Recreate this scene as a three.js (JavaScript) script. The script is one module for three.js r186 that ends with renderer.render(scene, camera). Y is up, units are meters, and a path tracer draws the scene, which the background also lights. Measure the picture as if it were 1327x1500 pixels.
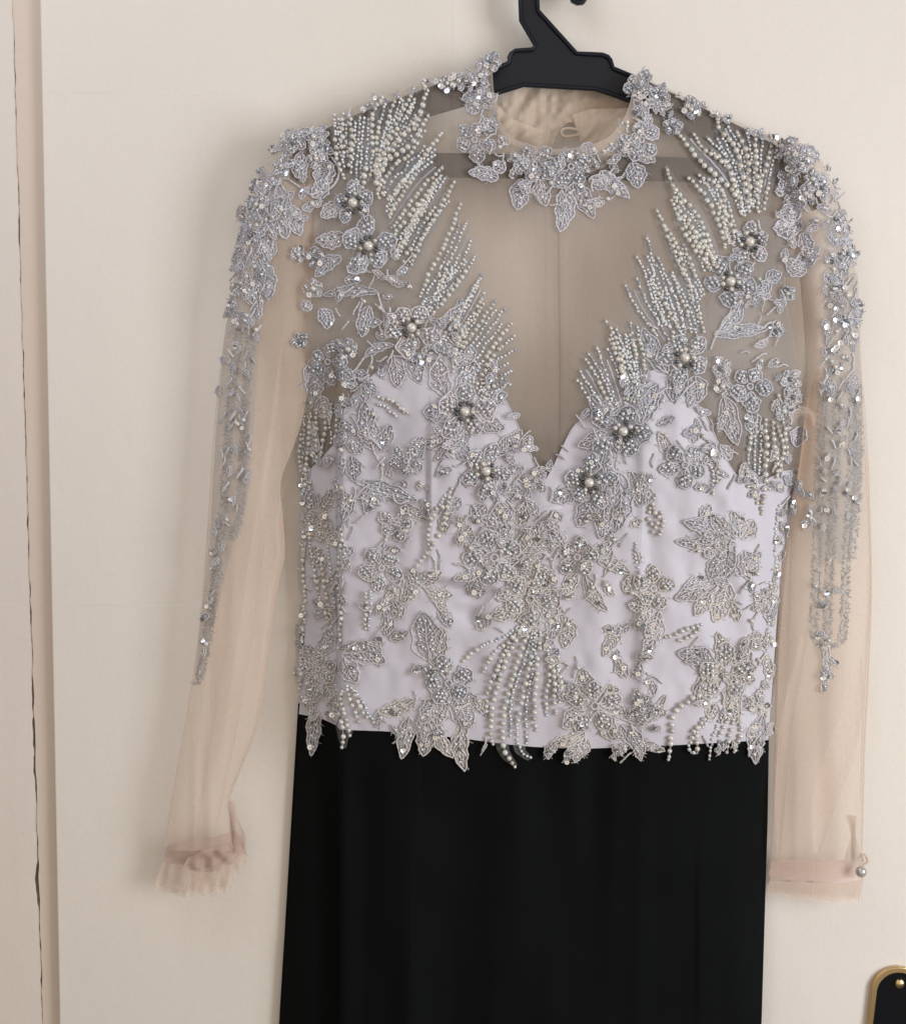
import * as THREE from 'three';
import { RectAreaLightUniformsLib } from 'three/addons/lights/RectAreaLightUniformsLib.js';

// ---------------------------------------------------------------- camera, light, exposure
const scene = new THREE.Scene();
scene.background = new THREE.Color().setRGB(0.10, 0.094, 0.085);      // the dim room behind the photographer
const FOV = 41, DIST = 1.2, TILT = THREE.MathUtils.degToRad(3.7), TGT = new THREE.Vector3(0, 1.45, 0.03);
const camera = new THREE.PerspectiveCamera(FOV, 905 / 1024, 0.05, 30);
camera.position.set(0, TGT.y + DIST * Math.sin(TILT), TGT.z + DIST * Math.cos(TILT));
camera.lookAt(TGT);
camera.updateMatrixWorld(true);
RectAreaLightUniformsLib.init();
const LIGHT = 1.0;
function areaLight(color, power, w, h, pos, at) {
  const l = new THREE.RectAreaLight(color, power, w, h);
  l.position.set(...pos); l.lookAt(...at); scene.add(l); return l;
}
areaLight(new THREE.Color().setRGB(0.95, 0.965, 1.0), 8.9 * LIGHT, 0.8, 1.3, [1.6, 1.45, 1.3], [0, 1.45, 0]);     // the window to the right, cool daylight
areaLight(new THREE.Color().setRGB(0.86, 0.92, 1.0), 2.2 * LIGHT, 1.6, 0.8, [-0.8, 2.6, 0.6], [-0.4, 1.6, 0]);    // added fill from above, standing in for ceiling bounce
areaLight(new THREE.Color().setRGB(1, 0.79, 0.62), 0.80 * LIGHT, 3.6, 2.8, [0, 1.6, 2.4], [0, 1.45, 0]);         // added warm frontal fill, standing in for bounce off the unseen room
const renderer = new THREE.WebGLRenderer({ antialias: true });
renderer.toneMapping = THREE.LinearToneMapping;
renderer.toneMappingExposure = 1.03;
renderer.shadowMap.enabled = true;

// ---------------------------------------------------------------- helpers
let seed = 20240611;
function rnd() { seed = (seed + 0x6D2B79F5) | 0; let t = Math.imul(seed ^ (seed >>> 15), 1 | seed); t = (t + Math.imul(t ^ (t >>> 7), 61 | t)) ^ t; return ((t ^ (t >>> 14)) >>> 0) / 4294967296; }
const rr = (a, b) => a + (b - a) * rnd();
const lerp = (a, b, t) => a + (b - a) * t;
const clamp = (x, a = 0, b = 1) => Math.min(b, Math.max(a, x));
const smooth = (a, b, x) => { const t = clamp((x - a) / (b - a)); return t * t * (3 - 2 * t); };
function hash2(i, j) { let h = Math.imul(i, 374761393) + Math.imul(j, 668265263); h = Math.imul(h ^ (h >>> 13), 1274126177); return ((h ^ (h >>> 16)) >>> 0) / 4294967296; }
function noise(x, y) {
  const i = Math.floor(x), j = Math.floor(y), a = x - i, b = y - j, s = a * a * (3 - 2 * a), t = b * b * (3 - 2 * b);
  return lerp(lerp(hash2(i, j), hash2(i + 1, j), s), lerp(hash2(i, j + 1), hash2(i + 1, j + 1), s), t) * 2 - 1;
}
const fbm = (x, y) => noise(x, y) * 0.6 + noise(x * 2.1 + 7, y * 2.1 + 3) * 0.3 + noise(x * 4.3 + 1, y * 4.3) * 0.15;
function pl(v, k) { if (v <= k[0][0]) return k[0][1]; for (let i = 1; i < k.length; i++) if (v <= k[i][0]) { const t = (v - k[i - 1][0]) / (k[i][0] - k[i - 1][0]); return lerp(k[i - 1][1], k[i][1], t); } return k[k.length - 1][1]; }
function table(k) { const lo = k[0][0], hi = k[k.length - 1][0]; const c = new THREE.CatmullRomCurve3(k.map(p => new THREE.Vector3(p[0], p[1], 0)), false, 'centripetal').getPoints(k.length * 12).map(p => [p.x, p.y]); return v => pl(clamp(v, lo, hi), c); }

// the pattern of the garment is laid out on a plane: P finds the point at depth z (metres in front of the door)
const CAM = camera.position.clone(), EX = new THREE.Vector3().setFromMatrixColumn(camera.matrixWorld, 0), EY = new THREE.Vector3().setFromMatrixColumn(camera.matrixWorld, 1), EZ = new THREE.Vector3().setFromMatrixColumn(camera.matrixWorld, 2);
const TH = Math.tan(THREE.MathUtils.degToRad(FOV / 2));
function P(u, v, z) {
  const d = EZ.clone().negate().addScaledVector(EX, (u - 663.5) / 750 * TH).addScaledVector(EY, (750 - v) / 750 * TH);
  return CAM.clone().addScaledVector(d, (z - CAM.z) / d.z);
}
const S = 2 * 1.15 * TH / 1500;              // metres per pattern unit near the garment

class Build {
  constructor() { this.p = []; this.n = []; this.t = []; this.c = []; this.i = []; }
  vert(p, n, uv, c) { this.p.push(p.x, p.y, p.z); this.n.push(n.x, n.y, n.z); this.t.push(uv[0], uv[1]); this.c.push(c[0], c[1], c[2]); return this.p.length / 3 - 1; }
  sphere(o, r, c, seg = 9, rings = 6, sq = 1) {
    const base = this.p.length / 3;
    for (let j = 0; j <= rings; j++) for (let i = 0; i <= seg; i++) {
      const a = Math.PI * j / rings, b = 2 * Math.PI * i / seg, n = new THREE.Vector3(Math.sin(a) * Math.cos(b), Math.cos(a), Math.sin(a) * Math.sin(b));
      this.vert(new THREE.Vector3(o.x + n.x * r, o.y + n.y * r, o.z + n.z * r * sq), n, [i / seg, j / rings], c);
    }
    for (let j = 0; j < rings; j++) for (let i = 0; i < seg; i++) { const a = base + j * (seg + 1) + i, b = a + seg + 1; if (j) this.i.push(a, a + 1, b); if (j < rings - 1) this.i.push(a + 1, b + 1, b); }
  }
  tube(pts, r, c, closed = false, seg = 5, rope = 0.0) {
    const n = pts.length; if (n < 2) return; const base = this.p.length / 3, N = closed ? n + 1 : n, up = new THREE.Vector3(0, 0, 1);
    for (let k = 0; k < N; k++) {
      const a = pts[closed ? (k + n - 1) % n : Math.max(0, k - 1)], b = pts[closed ? (k + 1) % n : Math.min(n - 1, k + 1)], q = pts[k % n];
      const d = b.clone().sub(a).normalize(); let s = new THREE.Vector3().crossVectors(d, up); if (s.lengthSq() < 1e-6) s.set(1, 0, 0); s.normalize(); const w = new THREE.Vector3().crossVectors(s, d);
      let rad = (typeof r === 'function' ? r(k / (N - 1)) : r) * (1 + rope * ((k & 1) ? 1 : -1));
      const sh = rope ? 1 + 0.10 * ((k & 1) ? 1 : -1) : 1;
      for (let i = 0; i < seg; i++) { const t = 2 * Math.PI * i / seg, m = s.clone().multiplyScalar(Math.cos(t)).addScaledVector(w, Math.sin(t)); this.vert(q.clone().addScaledVector(m, rad), m, [i / seg, k / 6], [c[0] * sh, c[1] * sh, c[2] * sh]); }
    }
    for (let k = 0; k < N - 1; k++) for (let i = 0; i < seg; i++) { const a = base + k * seg + i, b = base + k * seg + (i + 1) % seg; this.i.push(a, b, a + seg, b, b + seg, a + seg); }
  }
  grid(nu, nv, f) {          // f(i/nu, j/nv) -> { p, uv, c }
    const base = this.p.length / 3, q = [];
    for (let j = 0; j <= nv; j++) for (let i = 0; i <= nu; i++) q.push(f(i / nu, j / nv));
    const at = (i, j) => q[clamp(j, 0, nv) * (nu + 1) + clamp(i, 0, nu)].p;
    for (let j = 0; j <= nv; j++) for (let i = 0; i <= nu; i++) {
      const dx = at(i + 1, j).clone().sub(at(i - 1, j)), dy = at(i, j + 1).clone().sub(at(i, j - 1)), n = dx.cross(dy); if (n.lengthSq() < 1e-20) n.set(0, 0, 1); n.normalize(); if (n.z < 0 && !this.keepSide) n.negate();
      const e = q[j * (nu + 1) + i]; this.vert(e.p, n, e.uv || [e.p.x, e.p.y], e.c || [1, 1, 1]);
    }
    for (let j = 0; j < nv; j++) for (let i = 0; i < nu; i++) { const a = base + j * (nu + 1) + i, b = a + nu + 1; this.i.push(a, b, a + 1, a + 1, b, b + 1); }
  }
  sequin(o, r, n, c) {       // a small cupped disc with a hole
    const base = this.p.length / 3, s = new THREE.Vector3(0, 1, 0).cross(n).normalize(), w = n.clone().cross(s), seg = 9;
    for (let k = 0; k < 2; k++) for (let i = 0; i < seg; i++) { const t = 2 * Math.PI * i / seg, m = s.clone().multiplyScalar(Math.cos(t)).addScaledVector(w, Math.sin(t)), rad = k ? r : r * 0.24; this.vert(o.clone().addScaledVector(m, rad).addScaledVector(n, k ? r * 0.12 : 0), n.clone().addScaledVector(m, k ? -0.16 : -0.05).normalize(), [0, 0], c); }
    for (let i = 0; i < seg; i++) { const a = base + i, b = base + (i + 1) % seg; this.i.push(a, a + seg, b, b, a + seg, b + seg); }
  }
  get empty() { return !this.i.length; }
}
function mesh(name, parts, parent) {       // parts: [[Build, material], ...] become one mesh
  parts = parts.filter(([b]) => !b.empty);
  const g = new THREE.BufferGeometry(), p = [], n = [], t = [], c = [], ix = [];
  for (const [k, [b]] of parts.entries()) {
    const o = p.length / 3, st = ix.length;
    for (const x of b.p) p.push(x); for (const x of b.n) n.push(x); for (const x of b.t) t.push(x); for (const x of b.c) c.push(x); for (let q = 0; q < b.i.length; q += 3) {      // turn every face to the side its normals show
      const [i, j, l] = [b.i[q] * 3, b.i[q + 1] * 3, b.i[q + 2] * 3], A = b.p, ux = A[j] - A[i], uy = A[j + 1] - A[i + 1], uz = A[j + 2] - A[i + 2], wx = A[l] - A[i], wy = A[l + 1] - A[i + 1], wz = A[l + 2] - A[i + 2];
      const d = (uy * wz - uz * wy) * (b.n[i] + b.n[j] + b.n[l]) + (uz * wx - ux * wz) * (b.n[i + 1] + b.n[j + 1] + b.n[l + 1]) + (ux * wy - uy * wx) * (b.n[i + 2] + b.n[j + 2] + b.n[l + 2]);
      if (d >= 0) ix.push(b.i[q] + o, b.i[q + 1] + o, b.i[q + 2] + o); else ix.push(b.i[q] + o, b.i[q + 2] + o, b.i[q + 1] + o);
    }
    g.addGroup(st, b.i.length, k);
  }
  g.setAttribute('position', new THREE.Float32BufferAttribute(p, 3)); g.setAttribute('normal', new THREE.Float32BufferAttribute(n, 3)); g.setAttribute('uv', new THREE.Float32BufferAttribute(t, 2)); g.setAttribute('color', new THREE.Float32BufferAttribute(c, 3));
  g.setIndex(ix); if (parts.length === 1) g.clearGroups();
  const m = new THREE.Mesh(g, parts.length === 1 ? parts[0][1] : parts.map(q => q[1]));
  m.name = numbered(name); m.castShadow = m.receiveShadow = true; parent.add(m); return m;
}
const used = new Map();
function numbered(name) { const k = used.get(name) || 0; used.set(name, k + 1); return k ? `${name}_${String(k).padStart(3, '0')}` : name; }
function group(name, parent) { const g = new THREE.Group(); g.name = numbered(name); parent.add(g); return g; }
function inside(u, v, q) { let r = false; for (let i = 0, j = q.length - 1; i < q.length; j = i++) if ((q[i][1] > v) !== (q[j][1] > v) && u < (q[j][0] - q[i][0]) * (v - q[i][1]) / (q[j][1] - q[i][1]) + q[i][0]) r = !r; return r; }
function nearest(u, v, q) {
  let best = 1e9, r = [u, v];
  for (let i = 0, j = q.length - 1; i < q.length; j = i++) { const ax = q[j][0], ay = q[j][1], dx = q[i][0] - ax, dy = q[i][1] - ay, l = dx * dx + dy * dy || 1e-9, t = clamp(((u - ax) * dx + (v - ay) * dy) / l), x = ax + dx * t, y = ay + dy * t, d = (x - u) ** 2 + (y - v) ** 2; if (d < best) { best = d; r = [x, y]; } }
  return r;
}
// a sheet of cloth cut to an outline and laid on the surface zfun
function patch(b, poly, step, zfun, uvs = 1) {
  let u0 = 1e9, u1 = -1e9, v0 = 1e9, v1 = -1e9; for (const [u, v] of poly) { u0 = Math.min(u0, u); u1 = Math.max(u1, u); v0 = Math.min(v0, v); v1 = Math.max(v1, v); }
  u0 -= step; v0 -= step; const nu = Math.ceil((u1 - u0) / step) + 1, nv = Math.ceil((v1 - v0) / step) + 1, id = new Map();
  const vert = (i, j) => {
    const k = j * (nu + 1) + i; if (id.has(k)) return id.get(k);
    let u = u0 + i * step, v = v0 + j * step; if (!inside(u, v, poly)) [u, v] = nearest(u, v, poly);
    const e = 2, p = P(u, v, zfun(u, v)), n = P(u + e, v, zfun(u + e, v)).sub(P(u - e, v, zfun(u - e, v))).cross(P(u, v - e, zfun(u, v - e)).sub(P(u, v + e, zfun(u, v + e)))).normalize();
    const r = b.vert(p, n, [p.x * uvs, p.y * uvs], [1, 1, 1]); id.set(k, r); return r;
  };
  const ins = (i, j) => inside(u0 + i * step, v0 + j * step, poly);
  for (let j = 0; j < nv; j++) for (let i = 0; i < nu; i++) if (ins(i, j) || ins(i + 1, j) || ins(i, j + 1) || ins(i + 1, j + 1) || ins(i + 0.5, j + 0.5)) { const a = vert(i, j), c = vert(i + 1, j), d = vert(i, j + 1), e = vert(i + 1, j + 1); b.i.push(a, d, c, c, d, e); }
}
const curve = (pts, n = 8, closed = false) => new THREE.CatmullRomCurve3(pts.map(p => new THREE.Vector3(p[0], p[1], p[2] || 0)), closed, 'centripetal').getPoints((pts.length - (closed ? 0 : 1)) * n).map(p => [p.x, p.y, p.z]);

// ---------------------------------------------------------------- textures and materials
function dataTex(n, m, f, srgb, rep) {
  const d = new Uint8Array(n * m * 4);
  for (let y = 0; y < m; y++) for (let x = 0; x < n; x++) { const r = f(x / n, y / m, x, y), k = (y * n + x) * 4; d[k] = r[0] * 255; d[k + 1] = r[1] * 255; d[k + 2] = r[2] * 255; d[k + 3] = (r[3] ?? 1) * 255; }
  const t = new THREE.DataTexture(d, n, m); t.magFilter = THREE.LinearFilter; t.minFilter = THREE.LinearMipmapLinearFilter; t.generateMipmaps = true; t.wrapS = t.wrapT = THREE.RepeatWrapping; if (srgb) t.colorSpace = THREE.SRGBColorSpace; if (rep) t.repeat.set(...rep); t.needsUpdate = true; return t;
}
const wrapN = (x, y, n) => { const a = smooth(0, 1, x); return lerp(noise(x * n, y * n), noise((x - 1) * n, y * n), a); };
const paintBump = dataTex(512, 512, (x, y) => { const h = 0.5 + 0.22 * noise(x * 40, y * 12) + 0.16 * noise(x * 11, y * 7) + 0.08 * noise(x * 160, y * 90); return [h, h, h]; }, false, [2.2, 2.2]);
const paintMap = (r, g, b, amp) => dataTex(512, 512, (x, y) => { const h = 1 - amp * (0.5 + 0.5 * fbm(x * 5, y * 4)) - 0.012 * hash2(x * 512 | 0, y * 512 | 0); return [r * h, g * h, b * h * (1 - 0.02 * (0.5 + 0.5 * noise(x * 3 + 9, y * 3)))]; }, true, [0.9, 0.9]);
const col = (r, g, b) => new THREE.Color().setRGB(r, g, b);
const M = {};
M.door = new THREE.MeshStandardMaterial({ map: paintMap(0.905, 0.884, 0.860, 0.025), roughness: 0.55, bumpMap: paintBump, bumpScale: 0.00045 });
M.frame = new THREE.MeshStandardMaterial({ map: paintMap(0.855, 0.80, 0.755, 0.03), roughness: 0.6, bumpMap: paintBump, bumpScale: 0.0003 });
M.wall = new THREE.MeshStandardMaterial({ map: paintMap(0.89, 0.86, 0.835, 0.03), roughness: 0.8, bumpMap: paintBump, bumpScale: 0.0005 });
M.gap = new THREE.MeshStandardMaterial({ color: col(0.05, 0.032, 0.022), roughness: 1 });
M.plastic = new THREE.MeshPhysicalMaterial({ color: col(0.011, 0.014, 0.021), roughness: 0.36, specularIntensity: 0.5 });
M.brass = new THREE.MeshStandardMaterial({ color: col(0.66, 0.49, 0.26), metalness: 1, roughness: 0.3 });
M.blackPlate = new THREE.MeshStandardMaterial({ color: col(0.006, 0.006, 0.008), roughness: 0.12 });
const streak = dataTex(512, 512, (x, y) => { const h = clamp(0.86 + 0.05 * noise(x * 90, y * 2.5) + 0.05 * noise(x * 31 + 5, y * 1.4) + 0.05 * noise(x * 150, y * 110) + 0.07 * hash2(x * 512 | 0, y * 512 | 0)); return [h, h, h]; }, false, [6, 3]);
const cloth = (c, o, extra = {}) => new THREE.MeshStandardMaterial({ color: col(...c), roughness: 0.95, transparent: true, opacity: o, side: THREE.DoubleSide, depthWrite: false, alphaMap: streak, ...extra });
M.tulle = cloth([0.66, 0.575, 0.50], 0.27);
M.tulleBack = cloth([0.66, 0.565, 0.485], 0.52);
M.sleeve = cloth([0.80, 0.66, 0.55], 0.34);
M.band = cloth([0.72, 0.56, 0.48], 0.66);
M.collarInside = cloth([0.72, 0.60, 0.49], 0.75);
M.placket = cloth([0.55, 0.44, 0.355], 0.82);
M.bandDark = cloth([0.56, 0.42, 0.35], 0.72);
M.tulleShade = cloth([0.60, 0.40, 0.27], 0.46);  // tulle in a darker tone, armhole shade put into the colour
M.seam = cloth([0.40, 0.29, 0.21], 0.60);
M.net = cloth([0.40, 0.40, 0.41], 0.26);
M.sleeveNet = cloth([0.40, 0.385, 0.375], 0.42);
const weave = dataTex(256, 256, (x, y, i, j) => { const h = 0.5 + 0.25 * Math.sin(i * Math.PI / 2) * Math.sin(j * Math.PI / 4 + i) + 0.2 * (hash2(i, j) - 0.5); return [h, h, h]; }, false, [60, 60]);
M.satin = new THREE.MeshPhysicalMaterial({ color: col(0.575, 0.565, 0.63), specularIntensity: 0.6, roughness: 0.46, side: THREE.DoubleSide, bumpMap: weave, bumpScale: 0.00008, sheen: 0.3, sheenRoughness: 0.4, sheenColor: col(0.5, 0.5, 0.6) });
M.crepe = new THREE.MeshPhysicalMaterial({ color: col(0.0042, 0.0050, 0.0053), specularIntensity: 0.14, roughness: 0.75, side: THREE.DoubleSide, bumpMap: weave, bumpScale: 0.0002 });
M.satinLining = new THREE.MeshStandardMaterial({ color: col(0.40, 0.37, 0.38), roughness: 0.6, side: THREE.DoubleSide });
// embroidery: threads worked from the midrib out over a sheer ground
function threadTex(k) {
  const n = 256, cv = document.createElement('canvas'); cv.width = cv.height = n; const g = cv.getContext('2d');
  g.clearRect(0, 0, n, n); g.fillStyle = 'rgba(190,190,195,0.24)'; g.fillRect(0, 0, n, n); g.lineCap = 'round';
  for (let i = 0; i < 210; i++) {
    const side = rnd() < 0.5 ? -1 : 1, t = rr(-0.2, 1), len = rr(0.2, 0.52), l = Math.round(rr(165, 250)), w = Math.round(l * rr(0.94, 1.02));
    g.strokeStyle = `rgba(${l},${w},${Math.min(255, w + 6)},${rr(0.75, 1).toFixed(2)})`; g.lineWidth = rr(2, 5.5);
    const y0 = t * n, x0 = n / 2 + side * rr(0, 0.3) * n; g.beginPath(); g.moveTo(x0, y0); g.quadraticCurveTo(x0 + side * len * n * 0.5, y0 + rr(0.05, 0.2) * n, x0 + side * len * n, y0 + rr(0.15, 0.34) * n * (k ? 1 : 0.5)); g.stroke();
  }
  for (let i = 0; i < 9; i++) { g.strokeStyle = `rgba(90,90,98,${rr(0.4, 0.8).toFixed(2)})`; g.lineWidth = rr(1.5, 3); const x = rnd() * n, y = rnd() * n; g.beginPath(); g.moveTo(x, y); g.lineTo(x + rr(-30, 30), y + rr(8, 40)); g.stroke(); }
  const t = new THREE.CanvasTexture(cv); t.colorSpace = THREE.SRGBColorSpace; t.wrapS = t.wrapT = THREE.RepeatWrapping; return t;
}
M.lace = [0, 1].map(k => { const t = threadTex(k); return new THREE.MeshStandardMaterial({ map: t, bumpMap: t, bumpScale: 0.0006, roughness: 0.8, transparent: true, side: THREE.DoubleSide, vertexColors: true }); });
M.cord = new THREE.MeshStandardMaterial({ roughness: 0.62, vertexColors: true });
M.seed = new THREE.MeshPhysicalMaterial({ roughness: 0.14, metalness: 0.3, clearcoat: 1, clearcoatRoughness: 0.06, vertexColors: true });
M.pearl = new THREE.MeshPhysicalMaterial({ roughness: 0.2, metalness: 0.12, clearcoat: 1.0, clearcoatRoughness: 0.08, vertexColors: true });
M.sequin = new THREE.MeshPhysicalMaterial({ roughness: 0.13, metalness: 0.9, vertexColors: true, side: THREE.DoubleSide });

// ---------------------------------------------------------------- the shape of the garment, in pattern units
const ucAt = table([[60, 820], [300, 815], [700, 795], [1085, 782], [1500, 762], [1700, 752]]);
const hwAt = table([[60, 120], [90, 170], [130, 320], [200, 405], [300, 425], [420, 405], [560, 378], [700, 365], [1085, 352], [1500, 362], [1700, 370]]);
const shoulderV = table([[380, 250], [410, 205], [440, 185], [490, 165], [560, 140], [620, 122], [660, 110], [715, 90], [800, 85], [925, 100], [985, 135], [1050, 165], [1110, 190], [1150, 205], [1190, 225], [1240, 330]]);
function zBody(u, v) {
  const x = (u - ucAt(v)) / hwAt(v); if (Math.abs(x) > 1.02) return -1;
  const dome = Math.sqrt(Math.max(0, 1 - Math.pow(Math.abs(x), 3.2))), top = 0.45 + 0.55 * smooth(0, 150, v - shoulderV(u));
  let z = 0.02 + 0.038 * dome * top;
  const bust = (a, b) => Math.exp(-((u - a) ** 2 + (v - b) ** 2) / 8000);
  z += 0.012 * (bust(650, 640) + bust(955, 650));
  z -= 0.020 * (1 - smooth(493, 501, u)) * smooth(480, 600, v);
  z -= 0.0055 * (1 - smooth(626 - (v - 600) * 0.02, 634 - (v - 600) * 0.02, u)) * Math.exp(-Math.max(0, 634 - u) / 42) * smooth(575, 640, v) * (1 - smooth(780, 850, v));
  z += smooth(520, 640, v) * (0.0026 * noise(u / 38 + 3, v / 190) + 0.0018 * noise(u / 90, v / 70 + 5) + smooth(880, 960, u) * (1 - smooth(850, 980, v)) * 0.0028 * noise(u / 27 - v / 160, v / 230)) + smooth(520, 640, v) * (1 - smooth(1040, 1090, v)) * (0.0007 * noise(u / 15, v / 21) + 0.0008 * noise(u / 24 + v / 60, v / 44)) + smooth(1060, 1200, v) * (0.010 * noise(u / 78 + 11 + v / 4000, v / 1100) + 0.002 * noise(u / 30 + 2, v / 800) - 0.0016 * smooth(0, 5, u - 612 + (v - 1100) * 0.03) - 0.0016 * (1 - smooth(0, 5, u - 1012 - (v - 1100) * 0.02)));
  z += 0.0048 * Math.exp(-((v - 845 - (u - 660) * 0.15) ** 2) / 120) * Math.exp(-((u - 665) ** 2) / 1800) - 0.0045 * Math.exp(-((v - 862 - (u - 660) * 0.15) ** 2) / 100) * Math.exp(-((u - 670) ** 2) / 1800);
  z += 0.004 * Math.exp(-((v - 748 + (u - 800) * 0.25) ** 2) / 50) * Math.exp(-((u - 800) ** 2) / 700) - 0.004 * Math.exp(-((v - 900 - (u - 680) * 0.2) ** 2) / 160) * Math.exp(-((u - 690) ** 2) / 900);
  z += 0.0018 * Math.exp(-((u - 628 - (v - 700) * 0.03) ** 2) / 90) * smooth(600, 660, v) * (1 - smooth(840, 900, v)) + 0.0022 * Math.exp(-((u - 940) ** 2) / 60) * smooth(640, 700, v) * (1 - smooth(980, 1050, v));
  return z;
}
const SL = {   // left and right edge of each sleeve down its length
  left: [table([[180, 448], [200, 415], [225, 396], [280, 371], [400, 345], [520, 325], [650, 312], [800, 302], [950, 288], [1100, 264], [1200, 246], [1250, 240]]), table([[180, 474], [300, 472], [420, 456], [560, 452], [620, 442], [660, 428], [705, 412], [760, 415], [810, 418], [860, 408], [960, 395], [1060, 380], [1130, 352], [1175, 338], [1250, 352]])],
  right: [table([[203, 1146], [300, 1160], [420, 1172], [560, 1180], [690, 1168], [760, 1152], [850, 1142], [1000, 1136], [1180, 1131], [1262, 1128]]), table([[203, 1160], [225, 1195], [300, 1230], [380, 1250], [520, 1260], [700, 1270], [850, 1277], [1000, 1272], [1100, 1267], [1262, 1263]])],
};
function zSleeve(side, u, v, back) {
  const a = SL[side][0](v), b = SL[side][1](v), x = (u - (a + b) / 2) / ((b - a) / 2); if (Math.abs(x) > 1.001) return -1;
  const d = Math.sqrt(Math.max(0, 1 - x * x)), c = lerp(0.034, 0.024, smooth(250, 600, v)), dep = lerp(0.016, 0.014, smooth(300, 600, v));
  const fold = (0.0030 * noise(u / 26 + (side === 'left' ? v / 300 : -v / 500), v / 420 + (back ? 9 : 2)) + 0.0012 * noise(u / 11, v / 240)) * d * smooth(330, 480, v);
  return back ? c - dep * d * 0.9 + fold * 0.6 : c + dep * d + fold;
}
function zf(u, v) {
  let z = zBody(u, v);
  if (v > 180 && u < 480) z = Math.max(z, zSleeve('left', u, v));
  if (v > 203 && u > 1120) z = Math.max(z, zSleeve('right', u, v));
  return z < 0 ? 0.024 : z;
}
const onGown = (u, v, w = 0) => P(u, v, zf(u, v) + w * S);

// ---------------------------------------------------------------- the setting: wall, frame, door
function tag(o, label, category, kind) { o.userData.label = label; o.userData.category = category; if (kind) o.userData.kind = kind; return o; }
const xa = P(56, 0, 0).x, xb = P(90, 1500, 0).x, xDoor = (xa + xb) / 2, yTop = 2.15, yLow = 0.6;

function box(name, x0, x1, y0, y1, z0, z1, mat, parent, bev = 0.0015) {
  const s = new THREE.Shape(); s.moveTo(x0 + bev, y0 + bev); s.lineTo(x1 - bev, y0 + bev); s.lineTo(x1 - bev, y1 - bev); s.lineTo(x0 + bev, y1 - bev);
  const g = new THREE.ExtrudeGeometry(s, { depth: z1 - z0 - 2 * bev, bevelEnabled: true, bevelThickness: bev, bevelSize: bev, bevelSegments: 3 }); g.translate(0, 0, z0 + bev);
  const m = new THREE.Mesh(g, mat); m.name = numbered(name); m.castShadow = m.receiveShadow = true; parent.add(m); return m;
}
const door = group('door', scene); tag(door, 'cream painted flat door the embroidered gown hangs against', 'door', 'thing');
box('door_leaf', xDoor, xDoor + 0.95, yLow, yTop, -0.04, 0, M.door, door);
const FZ = -0.008, xg0 = P(20, 0, FZ).x, xg1 = P(64, 1500, FZ).x;
const crackX = y => lerp(xg1, xg0, (y - P(60, 1500, FZ).y) / (P(20, 0, FZ).y - P(60, 1500, FZ).y));
const frame = group('door_frame', scene); tag(frame, 'narrow beige door frame strip between the door and the cracked wall', 'door frame', 'structure');
{ // the strip of frame beside the door, its outer edge following the cracked filler
  const s = new THREE.Shape(), n = 260; s.moveTo(xDoor - 0.0012, yLow); s.lineTo(xDoor - 0.0012, yTop);
  for (let i = 0; i <= n; i++) { const y = lerp(yTop, yLow, i / n); s.lineTo(crackX(y) + 0.0006 * noise(y * 90, 3), y); }
  const g = new THREE.ExtrudeGeometry(s, { depth: 0.03, bevelEnabled: false }); g.translate(0, 0, FZ - 0.03);
  const m = new THREE.Mesh(g, M.frame); m.name = 'frame_strip'; m.castShadow = m.receiveShadow = true; frame.add(m);
}
const wall = group('wall', scene); tag(wall, 'pale plaster wall left of the ragged crack along the door frame', 'wall', 'structure');
{
  const s = new THREE.Shape(), n = 700; s.moveTo(-1.2, yLow); s.lineTo(-1.2, yTop);
  const at = y => 750 - (y - 1.45) / S;      // height in pattern units
  for (let i = 0; i <= n; i++) {
    const y = lerp(yTop, yLow, i / n), v = at(y);
    let gap = 0.0006 + 0.0010 * Math.max(0, noise(v / 22, 1)) * smooth(150, 700, v) + 0.0016 * smooth(0.25, 0.6, noise(v / 46, 8)) * smooth(850, 1050, v) + 0.0007 * Math.max(0, noise(v / 7, 4));
    gap += 0.0032 * Math.exp(-(((v - 1345) / 26) ** 2)) + 0.0016 * Math.exp(-(((v - 1050) / 30) ** 2)) + 0.0012 * Math.exp(-(((v - 330) / 18) ** 2));
    s.lineTo(crackX(y) - gap + 0.0007 * noise(v / 15, 11) - 0.0004, y);
  }
  s.lineTo(-1.2, yLow);
  const g = new THREE.ExtrudeGeometry(s, { depth: 0.02, bevelEnabled: true, bevelThickness: 0.0008, bevelSize: 0.0006, bevelSegments: 2 }); g.translate(0, 0, FZ - 0.0218);
  const m = new THREE.Mesh(g, M.wall); m.name = 'plaster'; m.castShadow = m.receiveShadow = true; wall.add(m);
  box('crack_shade_backing', -1.2, xDoor - 0.003, yLow, yTop, -0.09, -0.05, M.gap, wall);  // dark brown backing; the darkness inside the crack is put into its colour
}
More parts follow.
